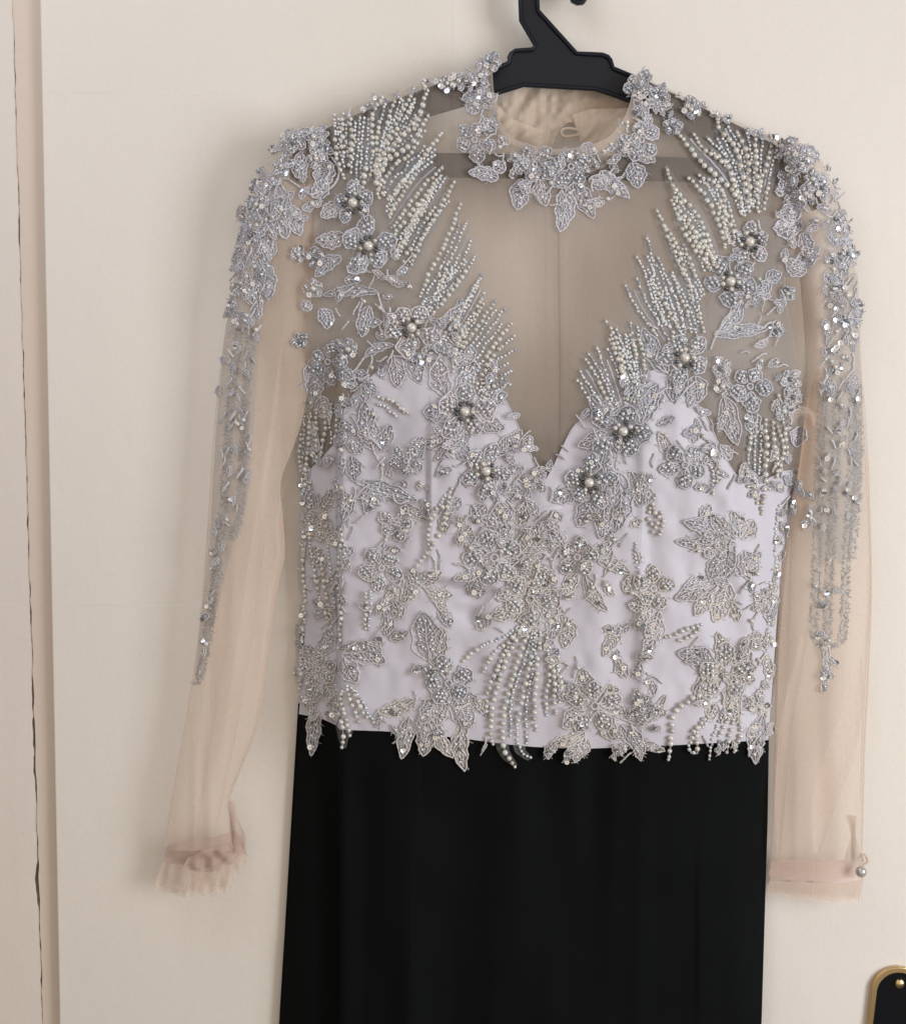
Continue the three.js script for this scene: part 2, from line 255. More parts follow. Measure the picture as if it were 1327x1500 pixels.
{ // lock plate at the lower right of the door
  const plate = group('lock_plate', door), C = (u, v, z) => { const p = P(u, v, z); return [p.x, p.y]; };
  const outline = (inset, z) => {
    const s = new THREE.Shape(), L = 1276 + inset, R = 1353 - inset, top = 1417 + inset, rad = 36 - inset * 0.6, pts = [];
    pts.push([L - 22 + inset * 0.1, 1640 - inset], [L, 1455]);
    for (let i = 1; i < 14; i++) { const a = Math.PI * (1 - i / 14); pts.push([(L + R) / 2 + (R - L) / 2 * Math.cos(a), top + rad - rad * Math.sin(a)]); }
    pts.push([R, 1455], [R + 22 - inset * 0.1, 1640 - inset]);
    pts.forEach((p, i) => { const q = C(p[0], p[1], z); i ? s.lineTo(...q) : s.moveTo(...q); }); s.closePath(); return s;
  };
  const rim = outline(0, 0.003); rim.holes.push(outline(6.2, 0.003));
  const add = (name, s, d, mat, bev) => { const g = new THREE.ExtrudeGeometry(s, { depth: d, bevelEnabled: true, bevelThickness: bev, bevelSize: bev, bevelSegments: 4 }); g.translate(0, 0, 0.0004 + bev); const m = new THREE.Mesh(g, mat); m.name = name; m.castShadow = m.receiveShadow = true; plate.add(m); return m; };
  add('brass_rim', rim, 0.0022, M.brass, 0.0012);
  add('black_face', outline(5, 0.002), 0.0008, M.blackPlate, 0.0003);
  const sc = new THREE.Mesh(new THREE.SphereGeometry(0.0046, 24, 16), M.brass); sc.scale.z = 0.5; sc.position.copy(P(1317, 1441, 0.0028)); sc.name = 'screw'; sc.castShadow = true; plate.add(sc);
}

// ---------------------------------------------------------------- the hanger
const hanger = group('clothes_hanger', scene); tag(hanger, 'black plastic clothes hanger with stepped centre inside the neck of the gown', 'hanger');
{
  const out = [[787, -20], [787, 0], [788, 16], [815, 46], [844, 78], [862, 79], [882, 80], [890, 83], [894, 88], [898, 100], [929, 113], [1000, 147], [1090, 192], [1165, 232], [1200, 268], [1206, 300], [1192, 306], [1176, 280], [1100, 240], [1010, 198], [924, 148], [900, 139], [873, 130], [820, 127], [767, 124], [725, 137], [672, 155], [600, 176], [520, 205], [468, 232], [452, 262], [440, 268], [428, 262], [426, 235], [450, 205], [520, 172], [639, 127], [720, 103], [745, 92], [746, 84], [748, 79], [755, 74], [779, 72.5], [784, 66], [763, 30], [762, 0], [762, -20]];
  const hook = []; for (let i = 0; i <= 24; i++) { const a = Math.PI * (1 - i / 24); hook.push([805 + 43 * Math.cos(a), -20 - 44 * Math.sin(a)]); }
  const full = (k) => { // neck, hook bend and tip as one outline
    const inner = [], outer = []; for (let i = 0; i <= 24; i++) { const a = Math.PI * (1 - i / 24); outer.push([811 + 49 * Math.cos(a), -20 - 50 * Math.sin(a)]); inner.push([811 + 24 * Math.cos(a), -20 - 25 * Math.sin(a)]); }
    return [...outer, [859, -4], [854, 3], [846, 4], [838, 0], [835, -20], ...inner.reverse().slice(1), ...out.slice(1, -1), [762, -4]];
  };
  const z = 0.022, pts = full(), s = new THREE.Shape(); pts.forEach((p, i) => { const q = P(p[0], p[1], z + 0.006); i ? s.lineTo(q.x, q.y) : s.moveTo(q.x, q.y); }); s.closePath();
  const g = new THREE.ExtrudeGeometry(s, { depth: 0.004, bevelEnabled: true, bevelThickness: 0.001, bevelSize: 0.0008, bevelSegments: 3 }); g.translate(0, 0, z);
  const body = new THREE.Mesh(g, M.plastic); body.name = 'hanger_body'; body.castShadow = body.receiveShadow = true; hanger.add(body);
  const b = new Build(); const ring = pts.map(p => P(p[0], p[1], z + 0.006)); b.tube(ring, 0.0019, [1, 1, 1], true, 8); mesh('raised_rim', [[b, M.plastic]], hanger);
  const bar = new Build(), pa = [[448, 255], [470, 240], [640, 242], [815, 245], [1010, 249], [1170, 258], [1195, 285]];
  bar.grid(60, 8, (x, y) => { const k = curve(pa, 10), q = k[Math.round(x * (k.length - 1))], a = y * Math.PI * 2; return { p: P(q[0], q[1] + 18 * Math.cos(a), z + 0.002 + 0.002 * Math.sin(a)), uv: [x, y] }; });
  mesh('trouser_bar', [[bar, M.plastic]], hanger);
}

// ---------------------------------------------------------------- the gown: cloth
const gown = group('evening_gown', scene); tag(gown, 'long sleeved evening gown with beaded grey lace bodice, sheer sleeves and black skirt', 'dress');
const one = (name, f, mat, parent = gown) => { const b = new Build(); f(b); return mesh(name, [[b, mat]], parent); };
const neck = curve([[720, 92], [722, 130], [729, 172], [748, 200], [775, 212], [815, 219], [860, 214], [893, 200], [915, 172], [926, 140], [934, 104]], 5);
const yokePoly = [...neck, [960, 120], [985, 135], [1050, 165], [1110, 190], [1150, 207], [1163, 300], [1172, 420], [1180, 520], [1176, 600], [1170, 690], [1160, 760], [900, 760], [800, 730], [700, 760], [470, 760], [450, 640], [447, 560], [455, 420], [462, 300], [458, 180], [490, 165], [560, 140], [620, 122], [660, 110], [700, 94]];
one('yoke', b => patch(b, yokePoly, 7, (u, v) => zf(u, v) - 0.0004, 1), M.tulle);
const zBack = (u, v) => 0.010 + 0.0015 * noise(u / 60, v / 200) + 0.004 * (1 - smooth(60, 200, v));
one('back_panel', b => patch(b, [[730, 210], [815, 226], [900, 210], [960, 120], [1050, 165], [1150, 207], [1175, 420], [1170, 690], [1125, 1080], [440, 1045], [452, 690], [450, 420], [456, 182], [560, 140], [680, 110]], 12, zBack), M.tulleBack);
one('back_placket', b => patch(b, [[800, 226], [832, 226], [832, 680], [802, 680]], 8, (u, v) => zBack(u, v) + 0.002), M.tulle);
one('back_seam', b => b.tube(curve([[818, 232], [819, 420], [820, 560], [818, 690]], 16).map(p => P(p[0], p[1], zBack(p[0], p[1]) + 0.0035)), 0.0007, [1, 1, 1]), M.seam);
// satin bodice and the black skirt below it
const hem = [[1125, 1084], [1070, 1087], [1000, 1091], [930, 1094], [850, 1097], [780, 1094], [740, 1090], [680, 1082], [620, 1075], [560, 1071], [498, 1069], [492, 1062], [470, 1052], [438, 1046]];
const satinTop = [[446, 960], [447, 840], [452, 690], [470, 672], [494, 645], [505, 600], [525, 570], [548, 549], [575, 530], [605, 519], [640, 517], [680, 523], [712, 548], [742, 590], [762, 632], [780, 672], [797, 703], [806, 692], [822, 660], [843, 622], [872, 605], [905, 590], [935, 556], [956, 543], [985, 552], [1010, 578], [1036, 615], [1054, 655], [1072, 688], [1090, 708], [1118, 704], [1145, 690], [1166, 688], [1158, 750], [1146, 820], [1138, 900], [1131, 1000]];
const satinPoly = [...satinTop, ...hem];
const lift = new Build(); patch(lift, satinPoly, 4, (u, v) => zf(u, v) + 0.0012, 1); mesh('satin_bodice', [[lift, M.satin]], gown);
one('bodice_back', b => patch(b, [[456, 640], [1165, 640], [1125, 1080], [440, 1045]], 12, (u, v) => zBack(u, v) - 0.003), M.satinLining);
const skirtPoly = [[437, 1030], [500, 1040], [800, 1075], [1126, 1066], [1124, 1200], [1118, 1400], [1112, 1600], [404, 1600], [410, 1480], [418, 1350], [428, 1180]];
one('skirt', b => patch(b, skirtPoly, 7, (u, v) => zf(u, v) - 0.0006, 1), M.crepe);
one('skirt_back', b => patch(b, skirtPoly, 30, (u, v) => zBack(u, v) - 0.003, 1), M.crepe);
// bound edge of the satin along the neckline and a seam line on each side of the front
{
  const b = new Build(); b.tube(curve(satinTop.slice(4, 31), 4).map(p => onGown(p[0], p[1], 2)), 0.0007, [1, 1, 1]);
  for (const line of [[[628, 520], [626, 600], [622, 680], [630, 780], [632, 900], [628, 1070]], [[937, 560], [941, 680], [938, 800], [930, 950], [926, 1090]]]) b.tube(curve(line, 14).map(p => onGown(p[0], p[1], 1.6)), 0.00035, [1, 1, 1]);
  mesh('satin_seam', [[b, M.satin]], gown);
}
// stand collar: a band in front, its inside seen at the back
one('collar_band', b => b.grid(60, 6, (x, y) => { const q = neck[Math.round(x * (neck.length - 1))], k = Math.sin(Math.PI * x), u = q[0] + (x - 0.5) * 26 * y, v = q[1] + y * (14 + 26 * k); return { p: P(u, v, zf(q[0], q[1] + 12) + 0.004 - 0.002 * y) }; }), M.tulle);
one('collar_back', b => patch(b, [[722, 128], [767, 122], [873, 128], [926, 148], [924, 176], [905, 204], [870, 218], [850, 214], [846, 196], [840, 180], [832, 178], [818, 192], [808, 216], [780, 214], [748, 204], [728, 180]], 4, (u, v) => 0.013 + 0.0035 * noise(u / 17 + v / 30, v / 22) + 0.0015 * noise(u / 8, v / 9)), M.collarInside);
one('collar_facing', b => patch(b, [[727, 150], [745, 172], [790, 190], [806, 192], [800, 226], [770, 220], [740, 206], [728, 182]], 5, (u, v) => 0.019 + 0.0035 * noise(u / 13 + v / 20, v / 18)), M.collarInside);
one('collar_facing', b => patch(b, [[838, 168], [862, 160], [922, 158], [922, 178], [905, 204], [880, 222], [852, 224], [848, 200]], 5, (u, v) => 0.019 + 0.0035 * noise(u / 13 + v / 20, v / 18)), M.collarInside);
one('button_loop', b => b.tube(curve([[846, 190], [832, 188], [824, 190], [822, 195], [827, 200], [838, 199], [848, 197]], 8).map(p => P(p[0], p[1], 0.020)), 0.0013, [1, 1, 1], false, 6), M.collarInside);
one('neck_piping', b => b.tube(neck.map(p => P(p[0], p[1], zf(p[0], p[1] + 12) + 0.004)), 0.0006, [1, 1, 1], false, 6), M.tulle);

// sleeves
function sleeve(side, v0, v1) {
  const g = group('sleeve', gown), nv = 150, b = new Build(); b.keepSide = true;
  b.grid(72, nv, (x, y) => {
    const v = lerp(v0, v1, y), a = SL[side][0](v), c = SL[side][1](v), th = x * Math.PI * 2, u = (a + c) / 2 - (c - a) / 2 * Math.cos(th), back = x > 0.5;
    return { p: P(u, v, zSleeve(side, clamp(u, a + 0.05, c - 0.05), v, back)) };
  });
  mesh('sleeve_cloth', [[b, M.sleeve]], g);
  return g;
}
const sleeveL = sleeve('left', 184, 1246), sleeveR = sleeve('right', 206, 1262);
// doubled cloth where the fulness folds over on itself
function foldStrip(side, pts, w, parent) {
  const c = curve(pts, 10); one('fold', b => b.grid(5, c.length - 1, (x, y) => { const q = c[Math.round(y * (c.length - 1))], ww = w * Math.sin(Math.PI * clamp(y * 0.93 + 0.005)), u = q[0] + (x - 0.5) * ww; return { p: P(u, q[1], Math.max(0.012, zSleeve(side, q[0], q[1])) - 0.002 - 0.003 * Math.sin(x * 3.1)) }; }), M.sleeve, parent);
}
foldStrip('left', [[436, 640], [424, 690], [408, 760], [411, 810], [398, 880], [386, 980], [372, 1060], [345, 1140], [334, 1170]], 12, sleeveL);
foldStrip('left', [[365, 480], [352, 640], [336, 800], [318, 960], [300, 1100], [286, 1230]], 26, sleeveL);
foldStrip('left', [[418, 460], [400, 640], [378, 800], [356, 960], [330, 1120], [312, 1232]], 22, sleeveL);
foldStrip('right', [[1188, 880], [1172, 960], [1152, 1060], [1142, 1180], [1140, 1250]], 18, sleeveR);
foldStrip('right', [[1262, 960], [1248, 1040], [1228, 1110], [1206, 1180], [1196, 1250]], 44, sleeveR);
foldStrip('right', [[1160, 760], [1152, 880], [1146, 1000], [1138, 1120]], 14, sleeveR);
foldStrip('right', [[1264, 560], [1270, 700], [1272, 860], [1264, 1010], [1259, 1180]], 7, sleeveR);
for (const [side, x, parent] of [['left', 1, sleeveL], ['left', 0, sleeveL], ['right', 0, sleeveR], ['right', 1, sleeveR]]) one('sleeve_seam', b => { const pts = []; for (let v = side === 'left' && x === 0 ? 760 : 560; v < 1245; v += 12) { const a = SL[side][0](v), c = SL[side][1](v); pts.push(P(x ? c - 2 : a + 2, v, zSleeve(side, x ? c - 2 : a + 2, v))); } b.tube(pts, 0.0006, [1, 1, 1]); }, M.sleeve, parent);
{ const c = curve([[1198, 540], [1194, 600], [1190, 660], [1180, 720], [1172, 780]], 10); one('armhole_shade_fold', b => b.grid(6, c.length - 1, (x, y) => { const q = c[Math.round(y * (c.length - 1))], w = 34 * Math.pow(Math.sin(Math.PI * clamp(y * 0.97 + 0.015)), 0.7), u = q[0] + (x - 0.5) * w; return { p: P(u, q[1], Math.max(0.012, zSleeve('right', q[0], q[1])) - 0.003 - 0.006 * Math.sin(x * 3.1)) }; }), M.tulleShade, sleeveR); }  // extra tulle strip whose dark colour stands in for shade beside the sleeve
// a bunch of tulle at the right armhole
one('gather', b => b.grid(16, 16, (x, y) => { const a = lerp(2.9, 6.6, x), r = 30 * (0.3 + 0.7 * y); return { p: P(1172 + r * 0.95 * Math.cos(a), 618 + r * 0.8 * Math.sin(a), zf(1165, 610) + 0.006 * Math.sin(y * 3.1) + 0.001 * noise(x * 9, y * 3)), uv: [x * 0.02, y * 0.02] }; }), M.sleeve, sleeveR);

// cuffs
function ruffle(parent, top, bot, z, waves, amp, mat, name = 'ruffle') {
  one(name, b => { b.keepSide = true; b.grid(120, 8, (x, y) => {
    const back = x > 0.5, s = back ? 2 - 2 * x : 2 * x, i = s * (top.length - 1), k = Math.min(top.length - 2, Math.floor(i)), t = i - k, A = [lerp(top[k][0], top[k + 1][0], t), lerp(top[k][1], top[k + 1][1], t)], B = [lerp(bot[k][0], bot[k + 1][0], t), lerp(bot[k][1], bot[k + 1][1], t)];
    const wv = 1.5 * noise(s * waves / 4.5 + (back ? 17 : 0), y * 0.8 + waves) + 0.5 * noise(s * waves / 1.8, 3 + y), edge = y === 1 ? 3 * noise(s * 26 + (back ? 40 : 0), 2) : 0, open = Math.sin(Math.PI * s);
    return { p: P(lerp(A[0], B[0], y) + 1.5 * wv * y, lerp(A[1], B[1], y) + edge - (back ? 5 * y : 0), z + (back ? -0.010 : 0.010) * open + amp * wv * (0.25 + 0.75 * y)), uv: [s * 0.08, y * 0.04] };
  }); }, mat, parent);
}
{
  const c = group('cuff', sleeveL);
  const top = [[246, 1240], [280, 1230], [315, 1226], [345, 1216], [358, 1236]], mid = [[240, 1262], [272, 1268], [305, 1272], [335, 1264], [360, 1250]], low = [[226, 1302], [262, 1312], [300, 1316], [332, 1306], [361, 1262]];
  ruffle(c, top, mid, 0.022, 34, 0.0022, M.bandDark, 'cuff_band'); ruffle(c, mid, low, 0.022, 46, 0.0055, M.sleeve); ruffle(c, mid, low.map(p => [p[0] + 4, p[1] - 8]), 0.025, 39, 0.0055, M.sleeve);
  one('placket', b => patch(b, [[337, 1174], [343, 1172], [348, 1198], [361, 1226], [360, 1246], [344, 1250], [336, 1220]], 4, (u, v) => 0.030 + 0.005 * noise(u / 8, v / 20)), M.bandDark, c);
  one('gather', b => patch(b, [[300, 1244], [338, 1236], [352, 1246], [346, 1262], [320, 1276], [290, 1278], [268, 1270], [276, 1256]], 4, (u, v) => 0.034 + 0.004 * noise(u / 12, v / 10)), M.bandDark, c);
}
{
  const c = group('cuff', sleeveR);
  const top = [[1130, 1257], [1165, 1261], [1200, 1262], [1235, 1260], [1264, 1261]], mid = [[1127, 1290], [1165, 1292], [1200, 1293], [1235, 1293], [1263, 1288]], low = [[1121, 1310], [1160, 1318], [1195, 1322], [1230, 1326], [1258, 1321]];
  ruffle(c, top, mid, 0.022, 6, 0.0005, M.band, 'cuff_band'); ruffle(c, mid, low, 0.022, 15, 0.0016, M.sleeve); ruffle(c, mid, low.map((p, i) => [p[0] + 3, p[1] - 5]), 0.0235, 11, 0.0014, M.sleeve);
  one('placket', b => patch(b, [[1241, 1194], [1254, 1195], [1252, 1222], [1256, 1240], [1266, 1262], [1236, 1262], [1238, 1248], [1246, 1226]], 4, (u, v) => 0.037 + 0.002 * noise(u / 7, v / 22)), M.placket, c);
  one('button_loop', b => b.tube(curve([[1255, 1258], [1265, 1252], [1270, 1262], [1262, 1268]], 8).map(p => P(p[0], p[1], 0.036)), 0.0012, [1, 1, 1], false, 6), M.band, c);
  one('button', b => b.sphere(P(1261, 1277, 0.038), 0.0052, [0.55, 0.53, 0.5], 24, 16, 0.8), M.seed, c);
}

// ---------------------------------------------------------------- lace, beads and pearls
const TINTS = [[0.50, 0.50, 0.54], [0.455, 0.465, 0.505], [0.51, 0.495, 0.515]], WARM = [[0.56, 0.535, 0.505], [0.52, 0.50, 0.48], [0.50, 0.49, 0.50]];
function tint(u, v) { const w = clamp(smooth(560, 900, v) * 0.8 + 0.35 * noise(u / 60, v / 60)), a = TINTS[(rnd() * 3) | 0], b = WARM[(rnd() * 3) | 0], k = rr(0.9, 1.12); return [0, 1, 2].map(i => lerp(a[i], b[i], w) * k); }
const seedCol = () => { const t = rnd(); return t < 0.5 ? [0.74, 0.76, 0.78] : t < 0.7 ? [0.64, 0.70, 0.74] : t < 0.87 ? [0.76, 0.72, 0.69] : [0.40, 0.42, 0.47]; };
const pearlCol = () => { const k = rr(0.88, 1.08), t = rnd(); return (t < 0.7 ? [0.66, 0.635, 0.58] : t < 0.88 ? [0.60, 0.615, 0.60] : [0.56, 0.51, 0.45]).map(x => x * k); };
const seqCol = (u, v) => { const w = smooth(500, 850, v); return [0.77, lerp(0.82, 0.81, w), lerp(0.90, 0.84, w)].map((k => x => x * k)(rr(0.8, 1.1))); };
const seqNormal = () => { const a = rnd() * 6.283, t = Math.abs(rr(-1, 1)) * rr(0.2, 0.95); return new THREE.Vector3(Math.sin(t) * Math.cos(a), Math.sin(t) * Math.sin(a), Math.cos(t)).normalize(); };
const kit = () => ({ fill: new Build(), cord: new Build(), seed: new Build(), seq: new Build(), pearl: new Build() });
function bead(K, u, v, w, r) { K.seed.sphere(onGown(u, v, w + r * 0.7), r * S, seedCol(), 7, 5); }

// one embroidered leaf or petal: thread filling, corded outline and veins, beads and sequins
function leafInto(K, u0, v0, u1, v1, wd, o = {}) {
  const L = Math.hypot(u1 - u0, v1 - v0) || 1, ax = (u1 - u0) / L, ay = (v1 - v0) / L, px = -ay, py = ax, e = o.e ?? 0.85, bend = o.bend ?? rr(-0.12, 0.12), lf = o.lift ?? 1.2, c = o.tint || tint(u0, v0), lob = o.lobes ?? rr(2, 4), ph = rnd() * 6, amp = o.ragged ?? 0.12, curl = o.curl ?? rr(0, 2), side = rr(-1.6, 1.6);
  const prof = (t, s) => wd / 2 * Math.pow(Math.max(0, Math.sin(Math.PI * Math.pow(t, e))), o.pw ?? 0.75) * (1 + amp * Math.sin(t * 6.283 * lob + ph * s));
  const pos = (t, s, w = 0) => { const b = bend * L * Math.sin(Math.PI * t), h = prof(t, s < 0 ? 1 : 1.7) * s, x = L * t; return [u0 + ax * x + px * (b + h), v0 + ay * x + py * (b + h), lf + 1.6 * (1 - s * s) + curl * t * t * 1.6 + side * s * Math.sin(Math.PI * t) + w]; };
  const wp = q => onGown(q[0], q[1], q[2]);
  const uo = rnd(), us = L / 60;
  if (!o.open) K.fill.grid(6, 9, (x, y) => { const q = pos(clamp(y, 0.012, 0.988), x * 2 - 1); return { p: wp(q), uv: [0.03 + 0.94 * x, uo + y * us], c: c.map(k => k * 1.7) }; });
  const n = Math.max(9, Math.round(L / 3.2)), ring = [];
  for (let i = 0; i <= n; i++) ring.push(wp(pos(lerp(0.005, 0.995, i / n), 1, 1.6))); for (let i = n - 1; i > 0; i--) ring.push(wp(pos(i / n, -1, 1.6)));
  const cr = (o.cord ?? clamp(wd * 0.04 + 0.55, 0.75, 1.4)) * S, cc = c.map(k => k * 1.12);
  K.cord.tube(ring, cr, cc, true, 5, 0.12);
  const mid = []; for (let i = 0; i <= 10; i++) mid.push(wp(pos(i / 10 * 0.9, 0.06 * Math.sin(i), 1.2))); K.cord.tube(mid, cr * 0.8, cc, false, 5, 0.1);
  if (wd > 19) { const r2 = [], a = rr(0.5, 0.66); for (let i = 0; i <= n; i++) r2.push(wp(pos(lerp(0.12, 0.86, i / n), a, 1.3))); K.cord.tube(r2, cr * 0.7, c, false, 5, 0.12); if (rnd() < 0.6) { const r3 = []; for (let i = 0; i <= n; i++) r3.push(wp(pos(lerp(0.1, 0.9, i / n), -rr(0.52, 0.6), 1.3))); K.cord.tube(r3, cr * 0.7, c, false, 5, 0.12); } }
  const nv = o.veins ?? Math.round(clamp(L / 9, 2, 6));
  for (let i = 0; i < nv; i++) for (const s of [-1, 1]) { const t = lerp(0.12, 0.66, (i + 0.5) / nv) + rr(-0.03, 0.03), q = []; for (let j = 0; j <= 4; j++) q.push(wp(pos(Math.min(0.97, t + 0.2 * j / 4), s * 0.82 * j / 4, 1))); K.cord.tube(q, cr * 0.72, cc, false, 4); }
  const nb = o.beads ?? Math.round(L * wd / 180);
  for (let i = 0; i < nb; i++) { const row = i % 2 ? 1 : -1, t = lerp(0.22, 0.86, (i + rnd() * 0.7) / nb), q = pos(t, row * rr(0.12, 0.6)); bead(K, q[0], q[1], q[2], rr(1.6, 2.5)); }
  const ns = o.seq ?? (rnd() < lerp(0.3, 0.75, smooth(600, 850, v0)) ? 1 : 0) + (L * wd > 1100 && rnd() < 0.6 ? 1 : 0);
  for (let i = 0; i < ns; i++) { const q = pos(rr(0.3, 0.85), rr(-0.65, 0.65), rr(2.5, 4)); K.seq.sequin(wp(q), rr(2.9, 4.3) * S, seqNormal(), seqCol(q[0], q[1])); }
  if (o.fray !== 0) for (let i = 0; i < (o.fray ?? 4); i++) { const t = rr(0.1, 0.95), s = rnd() < 0.5 ? -1 : 1, a = pos(t, s, 1), b = pos(Math.min(1, t + 0.06), s * 1.25, rr(1, 5)), d = [b[0] + s * px * rr(1, 4) + ax * rr(0, 4), b[1] + s * py * rr(1, 4) + ay * rr(0, 4), b[2] + rr(0, 3)]; K.cord.tube([wp(a), wp(b), wp(d)], 0.55 * S, c, false, 3); }
}
const lm = () => M.lace[rnd() < 0.5 ? 0 : 1];
function finish(name, beadName, K, parent) { const m = mesh(name, [[K.fill, lm()], [K.cord, M.cord]], parent); if (!K.seed.empty || !K.seq.empty || !K.pearl.empty) mesh(beadName, [[K.seed, M.seed], [K.seq, M.sequin], [K.pearl, M.pearl]], m); return m; }
function leaf(u0, v0, u1, v1, w, o) { const K = kit(); leafInto(K, u0, v0, u1, v1, w, o); return finish('lace_leaf', 'leaf_beading', K, gown); }
// a flower: petals round a big pearl ringed with small ones, or round a knot of cord
function flower(u, v, r, rot = 0, n = 5, kind = 'pearl', o = {}) {
  const g = group('flower_applique', gown), bd = kit(), c = tint(u, v);
  for (let k = 0; k < n; k++) {
    const a = rot * Math.PI / 180 + 2 * Math.PI * k / n + rr(-0.14, 0.14), R = r * rr(0.82, 1.2), r0 = r * 0.2, K = kit();
    leafInto(K, u + r0 * Math.cos(a), v + r0 * Math.sin(a), u + R * Math.cos(a), v + R * Math.sin(a), r * (o.pw ?? 3.5) / n * rr(0.75, 1.08), { e: rr(1.0, 1.4), pw: rr(0.55, 0.8), tint: (k => c.map(x => x * k))(rr(0.9, 1.1)), lift: 2, curl: rr(0.5, 2.5), ragged: rr(0.06, 0.2), lobes: rr(2, 4), veins: 3, beads: 0, seq: 0, fray: 3, bend: rr(-0.14, 0.14), cord: clamp(r * 0.02 + 0.75, 0.9, 1.55) });
    mesh('petal', [[K.fill, lm()], [K.cord, M.cord]], g);
    const nb = Math.round(clamp(r / 5.5, 3, 7));
    for (let i = 0; i < nb; i++) { const q = lerp(0.42, 0.84, (i + 0.5) / nb), s = (i % 3 - 1) * r * 0.13 + rr(-1.5, 1.5); bead(bd, u + R * q * Math.cos(a) - s * Math.sin(a), v + R * q * Math.sin(a) + s * Math.cos(a), 6.5 + q * 2, clamp(r * 0.072, 1.7, 2.6) * rr(0.85, 1.1)); }
    if (rnd() < 0.25) { const q = rr(0.5, 0.85); bd.seq.sequin(onGown(u + R * q * Math.cos(a), v + R * q * Math.sin(a), 10), rr(3.4, 4.4) * S, seqNormal(), seqCol(u, v)); }
  }
  mesh('petal_beading', [[bd.seed, M.seed], [bd.seq, M.sequin]], g);
  if (kind === 'pearl') {
    const b = new Build(); b.sphere(onGown(u, v, 9), 7.2 * S, [0.70, 0.665, 0.61], 22, 14); mesh('centre_pearl', [[b, M.pearl]], g);
    const p = new Build(); for (let k = 0; k < 9; k++) { const a = 2 * Math.PI * (k + rr(-0.2, 0.2)) / 9, d = rr(11, 14), dark = rnd() < 0.55; (dark ? p : p).sphere(onGown(u + d * Math.cos(a), v + d * Math.sin(a), 8 + rr(0, 2)), rr(2.9, 4.0) * S, dark ? [0.055, 0.06, 0.06] : pearlCol(), 10, 7); } mesh('pearl_ring', [[p, M.pearl]], g);
  } else if (kind === 'knot') {
    const b = new Build(); const q = []; for (let k = 0; k < 10; k++) q.push(onGown(u + r * 0.13 * Math.cos(k * 0.628), v + r * 0.13 * Math.sin(k * 0.628), 7)); b.tube(q, 1.6 * S, c.map(x => x * 1.1), true, 5, 0.1); mesh('knot', [[b, M.cord]], g);
  } else if (kind === 'bead') {
    const b = new Build(); b.sphere(onGown(u, v, 8), clamp(r * 0.28, 3.2, 5.4) * S, rnd() < 0.4 ? [0.2, 0.21, 0.23] : pearlCol(), 14, 9); mesh('centre_bead', [[b, M.pearl]], g);
  }
  return g;
}
function stem(pts, r = 1.7) { const b = new Build(); b.tube(curve(pts, Math.max(6, 8)).map(p => onGown(p[0], p[1], 3.5)), r * S, tint(pts[0][0], pts[0][1]).map(x => x * 1.1), false, 5, 0.1); return mesh('corded_stem', [[b, M.cord]], gown); }
// rows of pearls and seed beads that spread like spray
function hull(pts) { pts = [...pts].sort((a, b) => a[0] - b[0] || a[1] - b[1]); const cr = (o, a, b) => (a[0] - o[0]) * (b[1] - o[1]) - (a[1] - o[1]) * (b[0] - o[0]), h = q => { const r = []; for (const p of q) { while (r.length > 1 && cr(r[r.length - 2], r[r.length - 1], p) <= 0) r.pop(); r.push(p); } r.pop(); return r; }; return [...h(pts), ...h(pts.reverse())]; }
function strandInto(K, pts, kind, r0) {
  const c = curve(pts.map(p => [p[0] + rr(-2.2, 2.2), p[1] + rr(-2.2, 2.2)]), 30), len = []; let tot = 0; len.push(0); for (let i = 1; i < c.length; i++) { tot += Math.hypot(c[i][0] - c[i - 1][0], c[i][1] - c[i - 1][1]); len.push(tot); }
  const at = s => { let i = 1; while (i < c.length - 1 && len[i] < s) i++; const t = clamp((s - len[i - 1]) / (len[i] - len[i - 1] || 1)); return [lerp(c[i - 1][0], c[i][0], t), lerp(c[i - 1][1], c[i][1], t)]; };
  K.cord.tube(c.filter((_, i) => i % 5 === 0).map(p => onGown(p[0], p[1], 1.2)), 1.0 * S, tint(pts[0][0], pts[0][1]), false, 4);
  let s = 1, run = 0, mode = kind === 's' ? 0 : 1;
  while (s < tot) {
    if (kind === 'm' && run-- <= 0) { mode = rnd() < 0.6 ? 1 : 0; run = rr(2, 7) | 0; }
    const x = s / tot, end = Math.min(1, Math.min(s, tot - s) / 26), pr = (mode ? lerp(2.6, r0 * 0.94, end) : 2.45) * rr(0.93, 1.07), q = at(s + pr);
    const u = q[0] + rr(-1.2, 1.2), v = q[1] + rr(-1.2, 1.2), w = 2.2 + pr;
    if (mode && pr > 2.6) K.pearl.sphere(onGown(u, v, w), pr * S, pearlCol(), 10, 7); else K.seed.sphere(onGown(u, v, w - 0.6), Math.min(pr, 2.7) * S, seedCol(), 7, 5);
    s += pr * 2 * (rnd() < 0.08 ? rr(1.3, 1.9) : rr(1.03, 1.25));
  }
}
function resample(pts, n = 8) { const c = curve(pts, 16), out = []; for (let i = 0; i < n; i++) { const q = c[Math.round(i / (n - 1) * (c.length - 1))]; out.push([q[0], q[1]]); } return out; }
